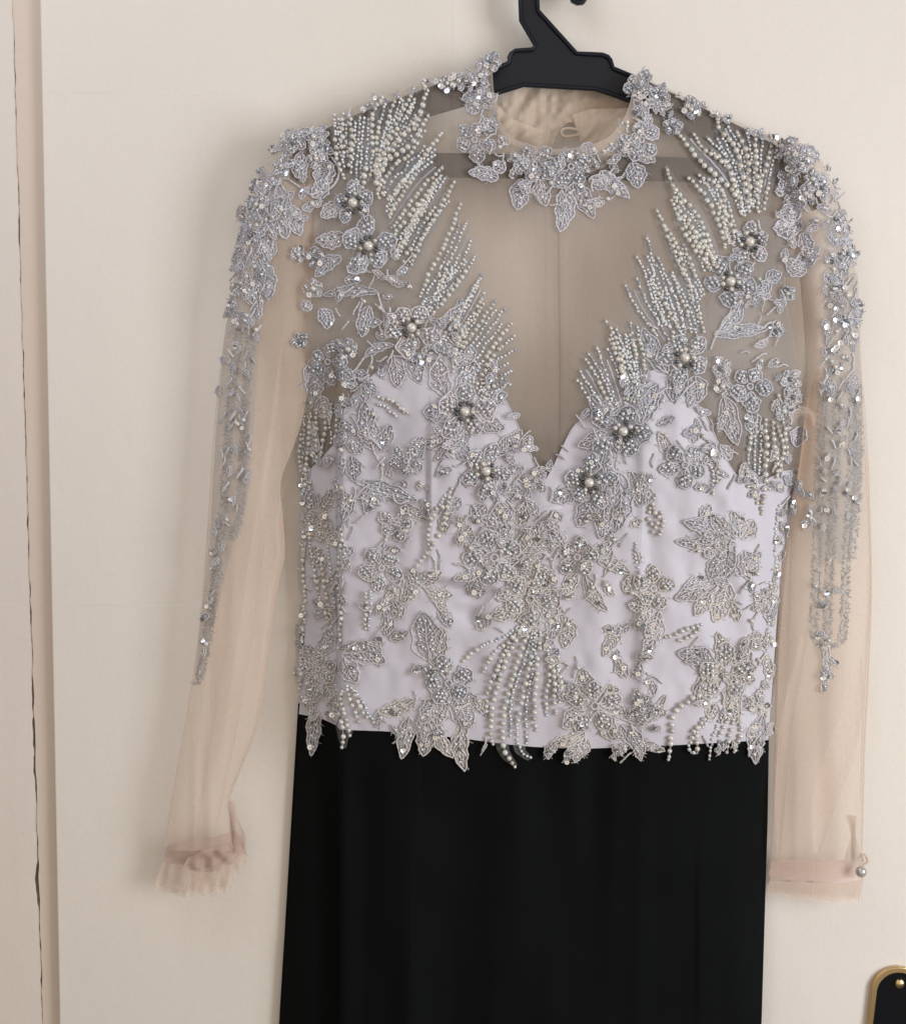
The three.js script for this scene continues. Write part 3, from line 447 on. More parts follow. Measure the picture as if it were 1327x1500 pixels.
function fan(text, o = {}) {
  const g = group('pearl_spray', gown), all = []; let list = [];
  for (const line of text.trim().split('\n')) { const w = line.trim().split(/\s+/), n = w.slice(2).map(Number), pts = []; for (let i = 0; i < n.length; i += 2) pts.push([n[i], n[i + 1]]); list.push({ kind: w[0], r0: +w[1], pts }); }
  if (o.between) {      // more rows between the ones listed, side by side
    const bx = list.reduce((a, l) => a + l.pts[l.pts.length - 1][0], 0) / list.length, by = list.reduce((a, l) => a + l.pts[l.pts.length - 1][1], 0) / list.length;
    for (const l of list) l.ang = Math.atan2(l.pts[0][0] - bx, by - l.pts[0][1]);
    list.sort((a, b) => a.ang - b.ang); const more = [];
    for (let i = 0; i + 1 < list.length; i++) { const a = resample(list[i].pts), b = resample(list[i + 1].pts); let d = 0; for (let k = 0; k < 8; k++) d += Math.hypot(a[k][0] - b[k][0], a[k][1] - b[k][1]) / 8; const m = d > 44 ? 0 : Math.min(3, Math.floor(d / 11.5) - 0); for (let q = 1; q <= m; q++) { const t = q / (m + 1), f = rr(0, 0.22), pts = []; for (let k = 0; k < 8; k++) { const x = lerp(f, 1, k / 7) * 7, e = Math.min(6, Math.floor(x)), y = x - e; pts.push([lerp(lerp(a[e][0], b[e][0], t), lerp(a[e + 1][0], b[e + 1][0], t), y), lerp(lerp(a[e][1], b[e][1], t), lerp(a[e + 1][1], b[e + 1][1], t), y)]); } more.push({ kind: rnd() < 0.3 ? 'c' : rnd() < 0.6 ? 's' : 'm', r0: rr(3.4, 4.4), pts }); } }
    list = list.concat(more);
  }
  for (const { kind, r0, pts } of list) {
    if (kind === 'c') { const K2 = kit(); K2.cord.tube(curve(pts, 12).map(p => onGown(p[0] + rr(-0.5, 0.5), p[1], 2)), rr(1.0, 1.5) * S, tint(pts[0][0], pts[0][1]).map(x => x * 1.1), false, 5, 0.14); mesh('corded_line', [[K2.cord, M.cord]], g); all.push(pts); continue; }
    const K = kit(); strandInto(K, pts, kind, r0); mesh('pearl_strand', [[K.cord, M.cord], [K.seed, M.seed], [K.pearl, M.pearl]], g);
    all.push(pts);
  }
  if (o.net !== 0) one('net_ground', b => all.forEach((pts, k) => { const c = curve(pts, 8); b.grid(4, c.length - 1, (x, y) => { const i = Math.round(y * (c.length - 1)), a = c[Math.max(0, i - 1)], e = c[Math.min(c.length - 1, i + 1)], l = Math.hypot(e[0] - a[0], e[1] - a[1]) || 1, w = (x * 2 - 1) * (8.5 + 1.2 * noise(i * 0.4, k)) * Math.min(1, 0.35 + 3 * Math.min(y, 1 - y)), u = c[i][0] - (e[1] - a[1]) / l * w, v = c[i][1] + (e[0] - a[0]) / l * w; return { p: P(u, v, zf(u, v) + 0.0008 + k * 0.00006) }; }); }), M.net, g);
  return g;
}
// scraps of lace too close to tell apart: one part each
function scatter(poly, n, s0, s1, o = {}) {
  const K = kit(); let u0 = 1e9, u1 = -1e9, v0 = 1e9, v1 = -1e9; for (const [u, v] of poly) { u0 = Math.min(u0, u); u1 = Math.max(u1, u); v0 = Math.min(v0, v); v1 = Math.max(v1, v); }
  const put = []; let tries = 0;
  while (put.length < n && tries++ < n * 40) {
    const u = rr(u0, u1), v = rr(v0, v1); if (!inside(u, v, poly) || put.some(p => (p[0] - u) ** 2 + (p[1] - v) ** 2 < (s0 * 0.55) ** 2)) continue; put.push([u, v]);
    const L = rr(s0, s1), a = o.ang !== undefined ? (o.ang + rr(-45, 45)) * Math.PI / 180 : rnd() * 6.283, x = L / 2 * Math.cos(a), y = L / 2 * Math.sin(a);
    if (rnd() < (o.curls ?? 0.25)) { const q = []; for (let i = 0; i < 9; i++) { const t = i / 8; q.push(onGown(u - x + 2 * x * t + Math.sin(t * 5) * L * 0.18 * y / L, v - y + 2 * y * t + Math.sin(t * 5) * L * 0.25 * x / L, 4 + 2 * Math.sin(t * 3.1))); } K.cord.tube(q, rr(1.1, 1.8) * S, tint(u, v).map(k => k * 1.1), false, 5, 0.1); }
    else leafInto(K, u - x, v - y, u + x, v + y, L * rr(0.35, 0.62), { lift: rr(1, 5), fray: o.fray ?? 3, seq: rnd() < (o.seq ?? 0.25) ? 1 : 0, curl: rr(0, 5), ragged: 0.2, beads: o.beads, veins: 2 });
    if (rnd() < (o.pearls ?? 0.15)) K.pearl.sphere(onGown(u + rr(-6, 6), v + rr(-6, 6), 7), rr(2.8, 4) * S, pearlCol(), 9, 6);
  }
  const m = mesh('lace_cluster', [[K.fill, lm()], [K.cord, M.cord], [K.seed, M.seed], [K.seq, M.sequin], [K.pearl, M.pearl]], gown); m.userData.kind = 'stuff'; return m;
}

// ---- flowers, as they stand on the gown
for (const f of [
  [517, 297, 31, -100], [540, 360, 42, -20], [603, 480, 40, 20], [681, 603, 46, -10], [712, 690, 38, 10], [1098, 354, 33, -90], [1070, 412, 40, 170], [1003, 524, 42, 30], [913, 632, 46, 0], [863, 707, 38, 200]]) flower(f[0], f[1], f[2], f[3], 5, 'pearl');
for (const f of [
  [695, 205, 30, -60], [939, 205, 30, -30], [783, 241, 29, 30], [836, 244, 31, -20], [1098, 566, 34, 10], [595, 675, 26, 90], [559, 832, 31, 20], [657, 1001, 38, -30], [776, 878, 44, 15], [724, 817, 40, 40], [845, 816, 33, 60], [957, 862, 33, -15], [871, 1034, 40, 200], [1062, 989, 44, 60], [480, 530, 30, 0], [1003, 681, 34, 20], [583, 768, 26, 0], [785, 704, 18, 40], [940, 1040, 22, 10], [468, 770, 24, 20], [466, 980, 27, 50], [1119, 880, 20, 0], [1110, 1031, 18, 0], [1050, 800, 22, 0]]) flower(f[0], f[1], f[2], f[3], 5, 'knot');
for (const f of [
  [430, 208, 20, 0], [459, 200, 15, 20], [468, 214, 15, 50], [463, 232, 14, 0], [413, 244, 15, 0], [437, 373, 13, 0], [462, 377, 14, 0], [459, 423, 15, 0], [440, 500, 12, 0], [510, 512, 16, 0], [933, 128, 20, 0], [966, 140, 15, 20], [1012, 160, 14, 0], [985, 185, 14, 40], [1171, 243, 15, 0], [1155, 257, 15, 30], [1154, 279, 16, 0], [1180, 284, 14, 0], [1190, 262, 14, 0], [1205, 275, 13, 0], [1150, 226, 12, 0], [1183, 225, 13, 0], [1153, 430, 12, 0], [1137, 484, 12, 0], [1158, 556, 15, 0], [1162, 582, 15, 30], [1148, 602, 15, 0], [720, 90, 14, 0], [672, 118, 14, 0], [655, 122, 12, 0], [376, 300, 14, 0], [366, 345, 15, 0], [1232, 330, 12, 0], [1242, 372, 12, 0], [1228, 420, 12, 0], [1240, 470, 11, 0], [1056, 540, 16, 0], [1058, 566, 16, 0], [630, 985, 10, 0], [447, 710, 12, 0]]) flower(f[0], f[1], f[2], f[3] + rr(0, 60), 5, 'bead', { pw: 3.9 });
// ---- leaves: from base to tip and width
const LEAVES = `
631 499 679 445 24 | 553 428 472 433 15 | 541 448 530 494 22 | 534 523 577 505 13 | 577 520 583 568 24 | 600 522 616 562 24 | 655 583 642 520 30 | 670 581 692 534 24 | 660 604 620 604 34
700 612 740 628 24 | 699 605 743 576 26 | 676 622 678 655 24 | 722 668 764 630 26 | 730 690 760 682 14 | 547 660 534 588 30 | 549 662 574 622 24 | 622 640 604 668 20 | 655 630 616 652 24 | 530 705 612 734 22
545 712 536 752 26 | 515 668 520 706 24 | 531 664 512 640 20 | 600 672 622 650 20 | 507 720 500 765 24 | 520 730 556 742 20 | 590 740 622 760 20
977 547 940 480 28 | 939 622 964 562 26 | 905 620 864 578 28 | 900 640 846 654 24 | 894 650 890 706 22 | 905 690 898 784 36 | 924 690 936 742 26 | 850 715 808 734 28 | 870 730 846 772 30 | 885 740 880 790 24
1060 581 1080 652 30 | 1045 490 1124 482 20 | 1086 440 1052 486 20 | 1015 650 1018 622 18 | 985 672 966 632 18 | 1175 625 1165 655 24 | 1100 600 1104 640 24 | 1018 550 1022 590 30 | 996 548 985 588 24 | 1120 408 1144 400 20
1129 410 1104 440 18 | 1150 320 1152 350 40 | 1175 340 1190 376 22 | 1160 390 1200 360 20 | 1180 400 1150 380 24 | 1165 325 1148 300 30
406 268 420 350 44 | 425 300 440 345 24 | 437 262 440 222 22 | 484 238 470 278 30 | 460 290 478 262 24 | 500 376 462 406 20 | 505 345 462 352 24 | 470 452 480 482 22 | 455 455 444 440 14 | 498 300 470 318 22
380 380 394 440 26 | 362 360 350 400 24 | 366 400 372 446 26 | 352 300 366 330 18 | 388 330 382 372 22
700 136 676 146 18 | 702 150 708 118 18 | 690 168 700 140 22 | 730 262 686 252 20 | 740 250 722 238 18 | 766 262 758 308 28 | 790 262 800 302 24 | 829 272 820 340 28 | 841 268 870 320 26 | 862 262 922 290 22 | 925 238 934 276 28 | 880 250 900 286 22 | 918 230 908 200 20 | 930 225 960 236 16
628 968 618 896 46 | 640 975 650 920 26 | 607 1025 552 1042 22 | 640 1020 616 1060 26 | 665 1018 692 1064 34 | 679 1058 681 1130 24 | 600 1050 588 1112 22 | 622 1056 620 1108 26 | 640 1060 664 1110 20 | 650 1030 640 1064 24 | 560 1040 552 1066 14 | 680 1015 700 1040 20
501 958 566 970 32 | 505 962 524 1000 28 | 498 950 540 940 18 | 619 860 600 832 20 | 615 858 648 838 20 | 625 866 664 872 22 | 606 852 590 885 22 | 590 845 560 892 18 | 560 890 586 898 22 | 568 900 566 932 20 | 643 893 660 920 18 | 640 890 654 884 16
776 880 724 872 28 | 776 870 760 836 24 | 784 872 800 840 24 | 780 885 782 925 26 | 790 885 816 918 28 | 768 885 718 904 26 | 792 876 834 862 20 | 716 812 668 782 24 | 716 824 664 850 20 | 735 800 742 750 30 | 750 806 790 770 32 | 745 825 800 812 24 | 700 850 690 872 22 | 712 740 694 764 24 | 738 720 772 728 24 | 728 735 740 772 28 | 690 770 668 796 22 | 770 800 820 796 20 | 760 770 764 738 24
875 820 924 840 18 | 857 841 890 896 20 | 845 840 832 872 20 | 862 812 900 790 22 | 826 800 806 776 22 | 832 905 826 950 24 | 822 890 806 940 24
1077 796 988 793 22 | 1070 792 1000 764 26 | 1077 790 1040 752 24 | 1082 788 1072 748 24 | 1086 790 1104 762 26 | 1056 812 1040 850 24 | 1070 806 1062 850 30 | 1090 806 1096 850 26 | 1090 820 1112 836 18
1052 850 988 878 28 | 1050 852 1000 862 20 | 1066 852 1046 912 34 | 1040 868 1018 902 22 | 955 890 931 922 22 | 965 895 948 940 24 | 945 892 920 886 20 | 923 914 896 930 16 | 910 925 884 962 18 | 900 926 884 920 12 | 968 905 940 962 24 | 938 970 926 992 16
1050 985 992 956 32 | 1050 996 1014 1012 34 | 1056 975 1050 926 22 | 1068 972 1096 948 20 | 1076 990 1106 996 26 | 1066 1005 1078 1060 28 | 1072 1010 1098 1040 22 | 1118 1045 1106 1120 24 | 1112 1060 1094 1078 16 | 1120 940 1100 950 18 | 1120 960 1124 1000 16 | 1050 1030 1040 1056 20
862 1012 852 980 26 | 850 1030 836 1000 28 | 860 1045 824 1066 30 | 885 1020 906 1008 24 | 885 1036 916 1046 24 | 890 1045 898 1086 26 | 930 1061 976 1018 16 | 945 1042 930 1010 20 | 950 1040 976 1046 18 | 910 1062 944 1104 24 | 930 1086 974 1100 14 | 858 1070 806 1090 20 | 856 1078 826 1108 22 | 862 1084 846 1108 14 | 958 1020 948 992 14
448 560 470 520 20 | 470 545 462 590 26 | 490 545 520 560 22 | 500 520 486 500 16 | 520 545 540 560 16 | 470 580 484 616 24 | 460 745 448 718 22 | 470 750 486 716 22 | 470 770 446 782 24 | 480 780 494 800 20 | 460 800 476 830 24 | 470 960 482 920 24 | 460 972 446 944 22 | 466 1000 448 1030 26 | 476 1000 490 1030 24 | 462 1030 456 1108 20 | 1210 944 1206 1016 11 | 1212 962 1228 974 9 | 1208 984 1222 994 9 | 1206 925 1196 936 10 | 484 1020 488 1056 14`;
for (const t of LEAVES.replace(/\n/g, ' | ').split('|')) { const n = t.trim().split(/\s+/).map(Number); if (n.length === 5) leaf(...n); }
for (const t of `553 428 562 455 575 468 | 631 499 640 512 655 520 690 522 | 568 835 600 845 622 862 643 893 | 522 708 560 722 613 732 | 1086 438 1068 462 1049 490 1040 512 | 676 640 690 660 705 680 | 894 660 900 690 925 690 | 724 820 750 832 770 850 776 875 | 1077 796 1040 815 1020 800 | 1050 852 1075 830 1077 800 | 923 914 945 895 957 870 | 1062 990 1072 1010 1068 1040 | 871 1034 890 1044 930 1061 | 657 1001 640 1020 607 1025 | 657 1001 644 985 628 968 | 1098 566 1070 580 1056 560 | 498 530 515 545 534 523 | 547 660 560 690 553 720 | 461 290 490 270 497 250 486 230 | 829 250 822 275 829 290 | 841 250 850 275 868 300 | 660 640 655 660 640 690 | 695 210 700 240 722 250 | 700 190 706 160 700 136 | 406 262 420 262 440 275 460 290`.split('|')) { const n = t.trim().split(/\s+/).map(Number), q = []; for (let i = 0; i < n.length; i += 2) q.push([n[i], n[i + 1]]); stem(q); }
// ---- sprays of pearls
fan(`m 4 491 166 492 202 495 232 504 262
p 4.6 503 166 503 190 504 216
p 4.6 514 164 514 200 511 243
m 5 539 172 538 200 536 253 532 275
m 4 560 141 548 165 546 220 543 262
s 3 526 168 524 210 520 262
p 4.8 627 129 609 178 572 215 551 241 554 292
p 4.6 627 165 600 211 566 241 556 275
m 4 648 193 615 238 587 268 566 292
m 3.6 636 238 612 254 581 295 569 322
m 3.6 650 244 622 272 592 312 574 336
s 3 656 258 628 292 600 330 580 352
m 3.8 604 136 584 176 562 222 552 262
s 3 590 140 570 190 556 232 550 262
s 3 610 150 588 190 570 220 558 250
m 3.8 578 146 566 182 558 214 552 246
s 3 640 215 606 246 584 276 566 312`, { between: 0.6 });
fan(`m 3.6 640 262 618 296 598 330 584 356
m 3.6 648 256 626 296 606 336 588 366
m 3.8 666 266 645 301 621 349 602 392
m 4 676 298 651 355 627 410 615 440
s 3 684 326 664 372 640 425 624 452
s 3 692 350 672 392 650 425 628 458
m 3.8 697 374 676 410 652 438 634 462
s 3 656 290 632 330 606 372 592 400
m 3.8 625 300 604 330 588 362 580 384
s 3 640 268 614 310 596 345 584 372
p 4 645 390 652 394 657 400 650 405 644 402 650 410`, { between: 0.6 });
fan(`m 3.6 700 410 684 440 664 474 646 500
s 3 690 430 672 462 652 490 640 512
s 3 706 400 690 436 672 470 652 500
m 3.6 728 437 700 475 676 514 668 540
m 4 752 472 718 514 703 536 692 562
s 3 757 510 732 524 712 548 700 575
s 3 752 542 732 552 714 566 704 584
m 4 694 460 676 490 667 527 664 548
s 3 740 452 712 490 688 526 680 556
m 3.8 757 490 728 516 708 545 696 570
s 3 748 560 728 570 712 580 706 590`, { between: 0.6 });
fan(`m 4.6 993 190 1008 212 1033 241 1069 277 1085 312
m 4.2 1012 196 1034 220 1060 241 1075 277 1090 312
s 3 1033 199 1062 232 1078 271 1088 316
p 4.8 1051 172 1054 192 1078 217 1087 253 1096 312
p 5 1078 190 1093 229 1099 265 1099 300
m 4.6 1105 193 1108 247 1106 282 1105 305
m 4 1129 205 1120 242 1113 280 1111 313
m 4 1141 208 1129 256 1120 290 1117 308
s 3 1066 182 1084 222 1092 258 1098 300
s 3 1092 190 1100 230 1104 262 1102 296
s 3 1118 198 1114 236 1110 270 1108 300`, { between: 0.6 });
fan(`m 3.6 1040 250 1062 286 1074 322 1082 348
s 3 1030 262 1050 300 1064 336 1072 360
p 4.4 975 243 987 274 1021 313 1042 361 1050 390
p 4.6 1008 259 1030 283 1051 331 1063 365
m 4.2 1023 256 1054 277 1063 322 1068 352
m 4.4 984 292 1002 343 1020 372 1034 398
m 4 960 307 978 347 996 385 1006 424 1010 448
m 4 948 343 954 385 960 437 972 470
s 3 933 373 942 398 956 446 966 478
s 3 963 373 978 416 996 449 1000 478
m 4 999 355 1020 406 1030 430
m 3.6 1000 400 1016 430 1026 462 1030 490
s 3 985 396 1002 432 1014 462 1020 492
s 3 917 415 928 449 948 474 962 492
s 3 932 408 947 445 973 487 984 506
m 3.8 954 407 968 436 990 480 996 500
s 3 981 411 990 440 1000 470 1004 496
s 3 1010 425 1016 444 1020 466 1022 480
m 4 992 310 1024 346 1042 374 1052 392
s 3 972 335 990 380 1010 416 1024 440`, { between: 0.6 });
fan(`m 3.6 930 476 938 510 944 545 940 575
s 3 920 470 930 506 936 545 936 580
m 4 887 466 905 502 913 551 918 580
s 3 872 505 890 551 902 588 908 602
m 3.8 853 524 872 550 887 585 898 606
s 3 847 554 860 580 872 600 884 616
m 4 890 495 905 530 917 566 920 592
m 4 913 487 924 543 934 570 930 590
s 3 902 478 916 520 924 560 926 586
s 3 862 516 880 546 894 576 902 596
s 3 850 540 864 566 880 592 890 608`, { between: 0.6 });
fan(`p 4.2 551 582 570 587 586 598 593 607
p 4.2 566 584 584 594 596 606
s 2.8 548 590 565 598 580 610`, { net: 0 });
fan(`m 4 1100 614 1096 650 1094 690 1096 712
m 4 1110 614 1106 660 1106 710 1108 740
p 4.8 1120 612 1122 660 1118 710 1114 756
m 4.4 1130 614 1134 650 1136 680 1138 700
p 4.2 1137 622 1146 650 1142 690 1140 700
p 4.2 1148 610 1152 640 1154 668
s 3 1114 620 1112 680 1110 730`, {});
fan(`s 3 448 602 446 640 444 690 446 716
p 4 456 604 453 650 450 690 448 700
m 4 466 598 462 640 462 676
m 4 476 596 474 630 472 668
s 3 486 590 484 620 484 650
m 4 493 600 492 630 490 652
p 3.8 446 620 440 652 441 690`, {});
fan(`m 4 1034 668 1042 690 1046 706
p 4 1046 662 1050 684 1052 704
s 3 1040 676 1044 700 1044 724`, { net: 0 });
fan(`p 4 962 722 958 740 964 758 960 778
p 4 954 735 952 755 956 780
p 4 968 745 970 765 966 785
m 4 934 790 932 812 936 838`, { net: 0 });
fan(`m 4.2 776 905 742 932 700 950 680 970
m 4.2 770 910 745 940 724 958 708 985
p 4.6 768 915 746 960 728 1010 721 1060 722 1090
p 4.8 776 915 760 965 744 1010 735 1062 738 1100 755 1122
m 4.4 784 915 774 975 764 1020 758 1065 762 1098 776 1112
p 4.6 792 920 788 975 784 1020 786 1068
m 4.2 748 940 730 975 716 1015 714 1050
s 3 780 915 768 970 750 1020 748 1080
s 3 786 915 780 980 772 1030 770 1090
s 3 758 920 738 965 722 1000
m 4 800 925 804 980 802 1020 800 1046`, {});
fan(`p 4.4 806 958 810 985 812 1010 815 1044
m 4 818 950 820 985 822 1020
s 3 812 946 815 985 818 1030`, {});
fan(`p 4.8 501 1010 498 1040 502 1070 504 1096
p 4.6 512 1004 524 1030 536 1054
m 4.2 508 1000 514 1030 528 1060
p 4.2 496 1020 506 1050 512 1080
s 3 520 1010 536 1034 548 1060`, {});
fan(`p 4.8 1041 1016 1010 1026 990 1046 982 1075 981 1114
m 4.2 1040 1046 1015 1072 1008 1098 1014 1104
m 4.2 1030 1050 1022 1078 1020 1104 1008 1096
m 4 1066 1050 1056 1076 1052 1104
m 4 1076 1050 1070 1080 1066 1106
s 3 1058 1046 1044 1078 1040 1110
s 3 1050 1040 1028 1062 1010 1080
m 4 1082 1044 1084 1070 1076 1104`, { net: 0 });
fan(`p 4 536 866 534 890 536 922
s 2.8 544 864 543 890 540 925`, { net: 0 });
fan(`p 4 972 934 995 926 1026 914
p 4 990 940 1005 934 1024 924`, { net: 0 });
fan(`m 4 655 722 640 745 630 772 628 800
p 4 662 730 652 760 640 790 626 812 610 832
p 4 660 712 656 740 646 775`, { net: 0 });
fan(`m 4 452 770 458 820 468 880 482 920
m 4 464 800 474 850 484 902
p 4 446 790 444 840 446 880
s 3 478 800 488 850 492 890
m 4 447 880 444 920 442 960 440 1010
p 4 500 770 498 800 497 850 499 900 498 950`, {});
fan(`s 3 1140 740 1136 790 1138 840 1130 880
m 3.6 1128 850 1132 870 1126 900
s 3 1127 900 1124 960 1122 1010`, { net: 0 });
// ---- lace too fine to tell apart
scatter([[668, 700], [810, 705], [830, 800], [810, 850], [700, 860], [665, 800]], 60, 16, 32, { curls: 0.45, seq: 0.7 });
scatter([[398, 236], [440, 186], [490, 170], [486, 250], [470, 300], [410, 340], [388, 320]], 30, 13, 26, { curls: 0.35 });
scatter([[1145, 210], [1190, 228], [1214, 270], [1216, 360], [1190, 400], [1145, 390], [1142, 300]], 32, 13, 26, { curls: 0.35 });
scatter([[386, 250], [402, 260], [404, 340], [396, 420], [378, 470], [336, 480], [344, 400], [368, 290]], 56, 14, 26, { ang: 80, curls: 0.35 });
scatter([[336, 470], [380, 470], [376, 560], [366, 700], [352, 780], [310, 780], [314, 640], [326, 520]], 44, 10, 18, { ang: 85, curls: 0.5, beads: 0, seq: 0.25 });
scatter([[310, 770], [330, 780], [318, 880], [304, 940], [290, 1000], [286, 990], [300, 880]], 16, 8, 16, { ang: 95, curls: 0.4, beads: 0, seq: 0.1 });
scatter([[1216, 280], [1232, 310], [1252, 390], [1256, 470], [1250, 570], [1206, 570], [1208, 470], [1210, 380]], 85, 12, 22, { ang: 85, curls: 0.4, seq: 0.3 });
scatter([[1200, 560], [1258, 560], [1262, 700], [1250, 780], [1228, 800], [1196, 790]], 44, 9, 16, { ang: 85, curls: 0.5, beads: 0, seq: 0.3 });
scatter([[1172, 720], [1190, 700], [1190, 780], [1176, 800]], 6, 10, 18, { ang: 90 });
scatter([[1194, 800], [1236, 800], [1236, 940], [1194, 940]], 7, 9, 15, { seq: 0.6, beads: 0 });
scatter([[1204, 944], [1216, 946], [1212, 1016], [1200, 1014]], 7, 9, 16, { ang: 95, beads: 1 });
scatter([[1168, 700], [1176, 720], [1152, 800], [1140, 860], [1130, 1000], [1127, 1080], [1116, 1060], [1124, 900], [1136, 800], [1150, 720]], 26, 12, 22, { ang: 95, curls: 0.4 });
scatter([[440, 700], [452, 700], [446, 850], [446, 1040], [434, 1040], [438, 860]], 20, 10, 20, { ang: 95, curls: 0.4, pearls: 0.5 });
scatter([[498, 560], [520, 680], [520, 780], [508, 860], [498, 940], [494, 760]], 18, 16, 28, { ang: 95, curls: 0.4 });
scatter([[446, 820], [494, 830], [494, 920], [446, 900]], 12, 14, 26, { curls: 0.5 });
scatter([[446, 1000], [496, 1010], [494, 1058], [440, 1046]], 9, 14, 26, { ang: 95 });
scatter([[490, 400], [560, 400], [590, 440], [560, 520], [500, 520], [480, 470]], 18, 14, 24, { curls: 0.5 });
scatter([[1110, 420], [1150, 430], [1140, 500], [1110, 540], [1080, 520], [1100, 460]], 16, 14, 24, { curls: 0.5 });
scatter([[1130, 520], [1170, 540], [1176, 620], [1150, 630], [1130, 590]], 10, 12, 22, { curls: 0.3 });
scatter([[735, 240], [880, 250], [930, 240], [900, 290], [830, 310], [760, 290]], 34, 14, 24, { curls: 0.5, seq: 0.6 });
scatter([[662, 112], [712, 90], [722, 130], [726, 190], [706, 180], [690, 150]], 20, 12, 22, { curls: 0.4 });
scatter([[922, 120], [945, 108], [990, 138], [1000, 170], [960, 180], [930, 190]], 22, 12, 22, { curls: 0.4 });
scatter([[500, 160], [560, 138], [640, 116], [660, 112], [640, 126], [560, 150], [500, 172]], 12, 9, 15, { curls: 0.2, beads: 1 });
scatter([[990, 136], [1060, 168], [1150, 204], [1150, 214], [1060, 180], [990, 148]], 20, 9, 15, { curls: 0.2, beads: 1 });
scatter([[560, 700], [625, 710], [640, 790], [590, 800], [550, 790]], 9, 14, 24, { curls: 0.4, seq: 0.7 });
scatter([[440, 176], [452, 186], [408, 230], [380, 300], [352, 400], [336, 470], [328, 470], [346, 380], [368, 280], [398, 214]], 30, 10, 18, { curls: 0.3, fray: 5, beads: 1 });
scatter([[1150, 200], [1200, 218], [1226, 262], [1246, 330], [1258, 400], [1262, 480], [1252, 480], [1246, 400], [1232, 330], [1208, 270], [1186, 238], [1150, 214]], 32, 10, 18, { curls: 0.3, fray: 5, beads: 1 });
scatter([[560, 1064], [720, 1086], [720, 1104], [560, 1084]], 12, 12, 22, { ang: 90, curls: 0.5, fray: 6 });
scatter([[800, 1090], [976, 1092], [976, 1108], [800, 1112]], 14, 12, 22, { ang: 100, curls: 0.5, fray: 6 });
scatter([[1030, 1086], [1120, 1080], [1116, 1104], [1040, 1106]], 9, 12, 20, { ang: 90, curls: 0.5, fray: 6 });
scatter([[545, 640], [625, 640], [622, 720], [560, 720]], 8, 14, 26, { curls: 0.4 });
scatter([[870, 740], [940, 750], [930, 800], [880, 800]], 7, 14, 24, { curls: 0.4, seq: 0.7 });
const bandPoly = (pts, a, b) => { const up = [], dn = []; pts.forEach((p, i) => { const q = pts[Math.max(0, i - 1)], e = pts[Math.min(pts.length - 1, i + 1)], l = Math.hypot(e[0] - q[0], e[1] - q[1]) || 1, nx = -(e[1] - q[1]) / l, ny = (e[0] - q[0]) / l; up.push([p[0] + nx * a, p[1] + ny * a]); dn.push([p[0] + nx * b, p[1] + ny * b]); }); return [...up, ...dn.reverse()]; };
scatter(bandPoly(neck, 2, 34), 74, 13, 26, { curls: 0.35, beads: 2, fray: 4 });                                  // the lace band round the collar
scatter(bandPoly([[722, 86], [716, 120], [716, 150], [724, 185]], -4, 12), 8, 10, 18, { curls: 0.3 });
scatter(bandPoly([[505, 600], [525, 570], [548, 549], [575, 530], [605, 519], [640, 517], [680, 523], [712, 548], [742, 590]], -16, 14), 34, 16, 30, { curls: 0.4 });
scatter(bandPoly([[742, 590], [770, 650], [797, 703], [822, 660], [848, 620], [880, 602], [905, 590], [935, 556], [956, 543], [985, 552], [1010, 578]], -12, 12), 26, 16, 28, { curls: 0.4 });
scatter(bandPoly([[1010, 578], [1036, 615], [1054, 655], [1072, 688], [1090, 708]], -16, 16), 16, 16, 28, { curls: 0.4 });
scatter([[1092, 694], [1166, 674], [1172, 700], [1140, 716], [1100, 724]], 11, 14, 24, { curls: 0.4 });
scatter([[600, 400], [680, 440], [690, 520], [660, 560], [600, 540], [560, 460]], 16, 16, 28, { curls: 0.5 });
scatter([[930, 470], [1010, 480], [1050, 520], [1000, 580], [930, 600], [900, 560]], 14, 16, 28, { curls: 0.5 });
scatter([[520, 300], [570, 310], [620, 440], [560, 440], [510, 380]], 16, 14, 24, { curls: 0.5 });
scatter([[1060, 330], [1120, 330], [1120, 440], [1050, 470], [1040, 420]], 14, 14, 24, { curls: 0.5 });
scatter([[640, 620], [700, 640], [760, 640], [770, 700], [700, 730], [640, 700]], 16, 16, 28, { curls: 0.4, seq: 0.5 });
scatter([[840, 640], [960, 620], [960, 720], [900, 780], [840, 760]], 18, 16, 28, { curls: 0.4, seq: 0.5 });
scatter([[500, 700], [640, 700], [640, 860], [520, 880]], 16, 16, 30, { curls: 0.45, seq: 0.6 });
scatter([[700, 860], [840, 860], [830, 940], [700, 930]], 18, 16, 28, { curls: 0.45, seq: 0.6 });
scatter([[590, 960], [720, 960], [720, 1060], [600, 1070]], 14, 16, 28, { curls: 0.45, seq: 0.6 });
scatter([[820, 1000], [970, 1010], [960, 1080], [830, 1080]], 14, 16, 28, { curls: 0.45, seq: 0.6 });
scatter([[1000, 740], [1110, 740], [1110, 860], [1010, 900]], 14, 16, 28, { curls: 0.45, seq: 0.6 });
scatter([[1000, 940], [1120, 930], [1116, 1060], [1020, 1050]], 16, 16, 28, { curls: 0.45, seq: 0.6 });
for (const [n, q] of [[9, [[860, 780], [940, 800], [930, 880], [860, 880]]], [6, [[900, 900], [960, 900], [960, 1000], [900, 990]]], [7, [[530, 880], [600, 880], [600, 960], [540, 950]]], [8, [[1060, 840], [1120, 830], [1120, 940], [1060, 930]]], [10, [[960, 600], [1050, 640], [1060, 720], [980, 720]]], [9, [[640, 740], [700, 740], [690, 830], [640, 830]]], [8, [[505, 600], [560, 590], [560, 660], [505, 680]]], [7, [[800, 940], [860, 960], [860, 1000], [810, 1020]]]]) scatter(q, n, 18, 34, { curls: 0.35, seq: 0.5 });
scatter([[446, 590], [500, 590], [500, 676], [446, 690]], 15, 14, 26, { ang: 95, curls: 0.4 });
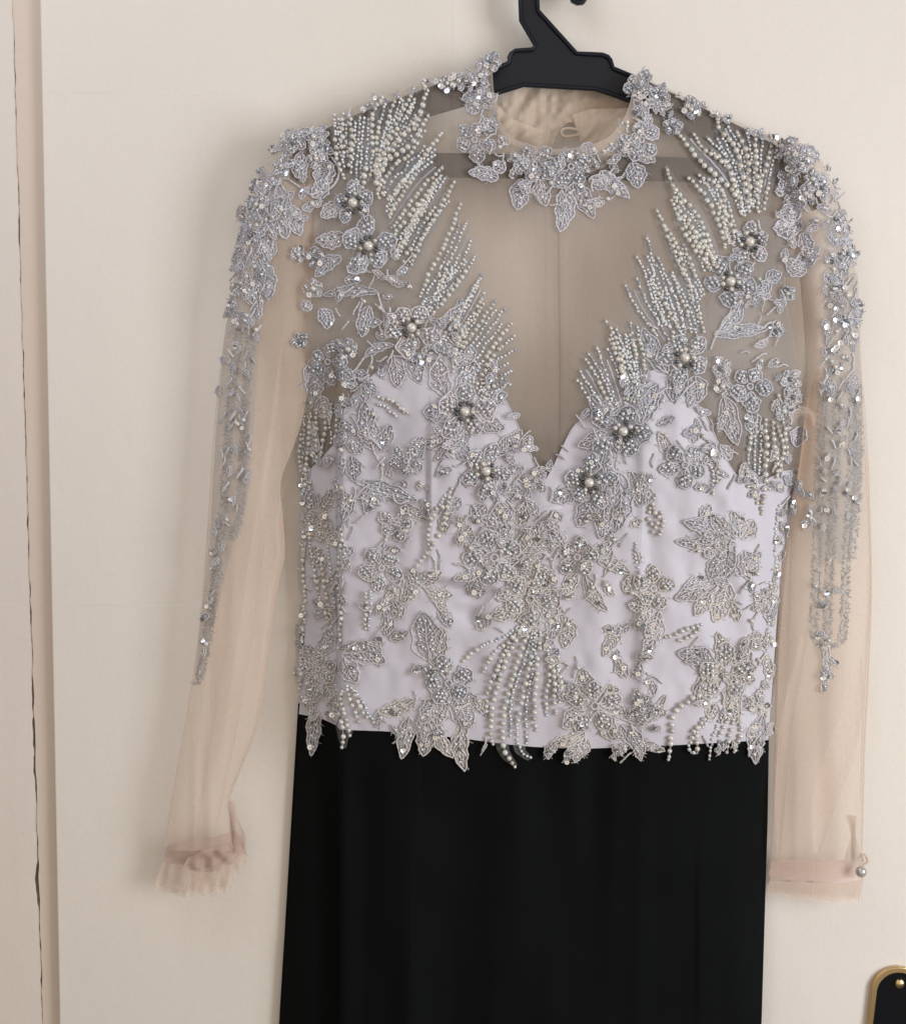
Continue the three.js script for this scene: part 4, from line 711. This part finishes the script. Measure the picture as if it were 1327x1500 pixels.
scatter([[1090, 600], [1172, 620], [1172, 690], [1100, 690]], 9, 14, 24, { ang: 95, curls: 0.4 });
// the long looped chains of stitching on the right sleeve, and the net the sleeve lace is worked on
for (const line of [[[1206, 570], [1200, 700], [1195, 850], [1193, 930], [1200, 944], [1215, 946]], [[1226, 570], [1222, 700], [1214, 850], [1211, 940]], [[1250, 560], [1246, 700], [1240, 800], [1236, 900], [1230, 942], [1218, 947]], [[1256, 560], [1256, 700], [1250, 780], [1247, 820]], [[350, 480], [338, 600], [326, 760], [312, 880], [296, 980], [288, 1002]], [[368, 480], [360, 600], [350, 760], [342, 790]]]) {
  const b = new Build(), c = curve(line, 60); let len = 0, next = 0;
  for (let i = 1; i < c.length; i++) {      // a narrow ribbon worked all over with tiny stitches
    len += Math.hypot(c[i][0] - c[i - 1][0], c[i][1] - c[i - 1][1]);
    while (next < len) { next += 1.25; const k = rr(0.82, 1.15), a = rr(0, 6.283), l = rr(2.2, 4.2), e = rnd() < 0.5 ? (rnd() < 0.5 ? -1 : 1) * rr(4, 6) : rr(-5.5, 5.5), u = c[i][0] + e, v = c[i][1] + rr(-2, 2), w = rr(0.6, 1.8); b.tube([onGown(u - l * Math.cos(a), v - l * Math.sin(a), 0.7), onGown(u, v, w + 0.8), onGown(u + l * Math.cos(a + 0.6), v + l * Math.sin(a + 0.6), 0.7)], rr(0.45, 0.7) * S, [0.46 * k, 0.445 * k, 0.43 * k], false, 4); }
  }
  const r = new Build(); r.grid(4, c.length - 1, (x, y) => { const q = c[Math.round(y * (c.length - 1))], u = q[0] + (x - 0.5) * (13 + 2 * noise(q[1] / 12, 4)); return { p: onGown(u, q[1], 1) }; }); mesh('lace_ground', [[r, M.net]], line[0][0] > 800 ? sleeveR : sleeveL);
  const m = mesh('chain_stitching', [[b, M.cord]], line[0][0] > 800 ? sleeveR : sleeveL); m.userData.kind = 'stuff';
}
one('lace_ground', b => patch(b, [[344, 400], [396, 420], [380, 480], [374, 600], [362, 740], [340, 800], [322, 880], [304, 940], [290, 1000], [286, 990], [298, 880], [308, 780], [316, 640], [328, 500]], 6, (u, v) => zf(u, v) + 0.0012), M.sleeveNet, sleeveL);
one('lace_ground', b => patch(b, [[1208, 400], [1256, 400], [1262, 560], [1262, 700], [1254, 760], [1244, 800], [1230, 830], [1214, 800], [1200, 830], [1196, 780], [1200, 700], [1206, 560]], 6, (u, v) => zf(u, v) + 0.0012), M.sleeveNet, sleeveR);
one('lace_ground', b => patch(b, curve([[462, 300], [520, 250], [580, 300], [640, 420], [600, 520], [540, 560], [490, 540], [455, 520], [470, 400]], 6, true), 8, (u, v) => zf(u, v) + 0.0010), M.net);
one('lace_ground', b => patch(b, curve([[1100, 320], [1150, 330], [1150, 420], [1170, 560], [1160, 640], [1090, 660], [1040, 600], [1000, 540], [1040, 440]], 6, true), 8, (u, v) => zf(u, v) + 0.0010), M.net);

let tris = 0; scene.traverse(o => { if (o.isMesh) tris += (o.geometry.index ? o.geometry.index.count : o.geometry.attributes.position.count) / 3; }); console.log('triangles', tris | 0);
renderer.render(scene, camera);
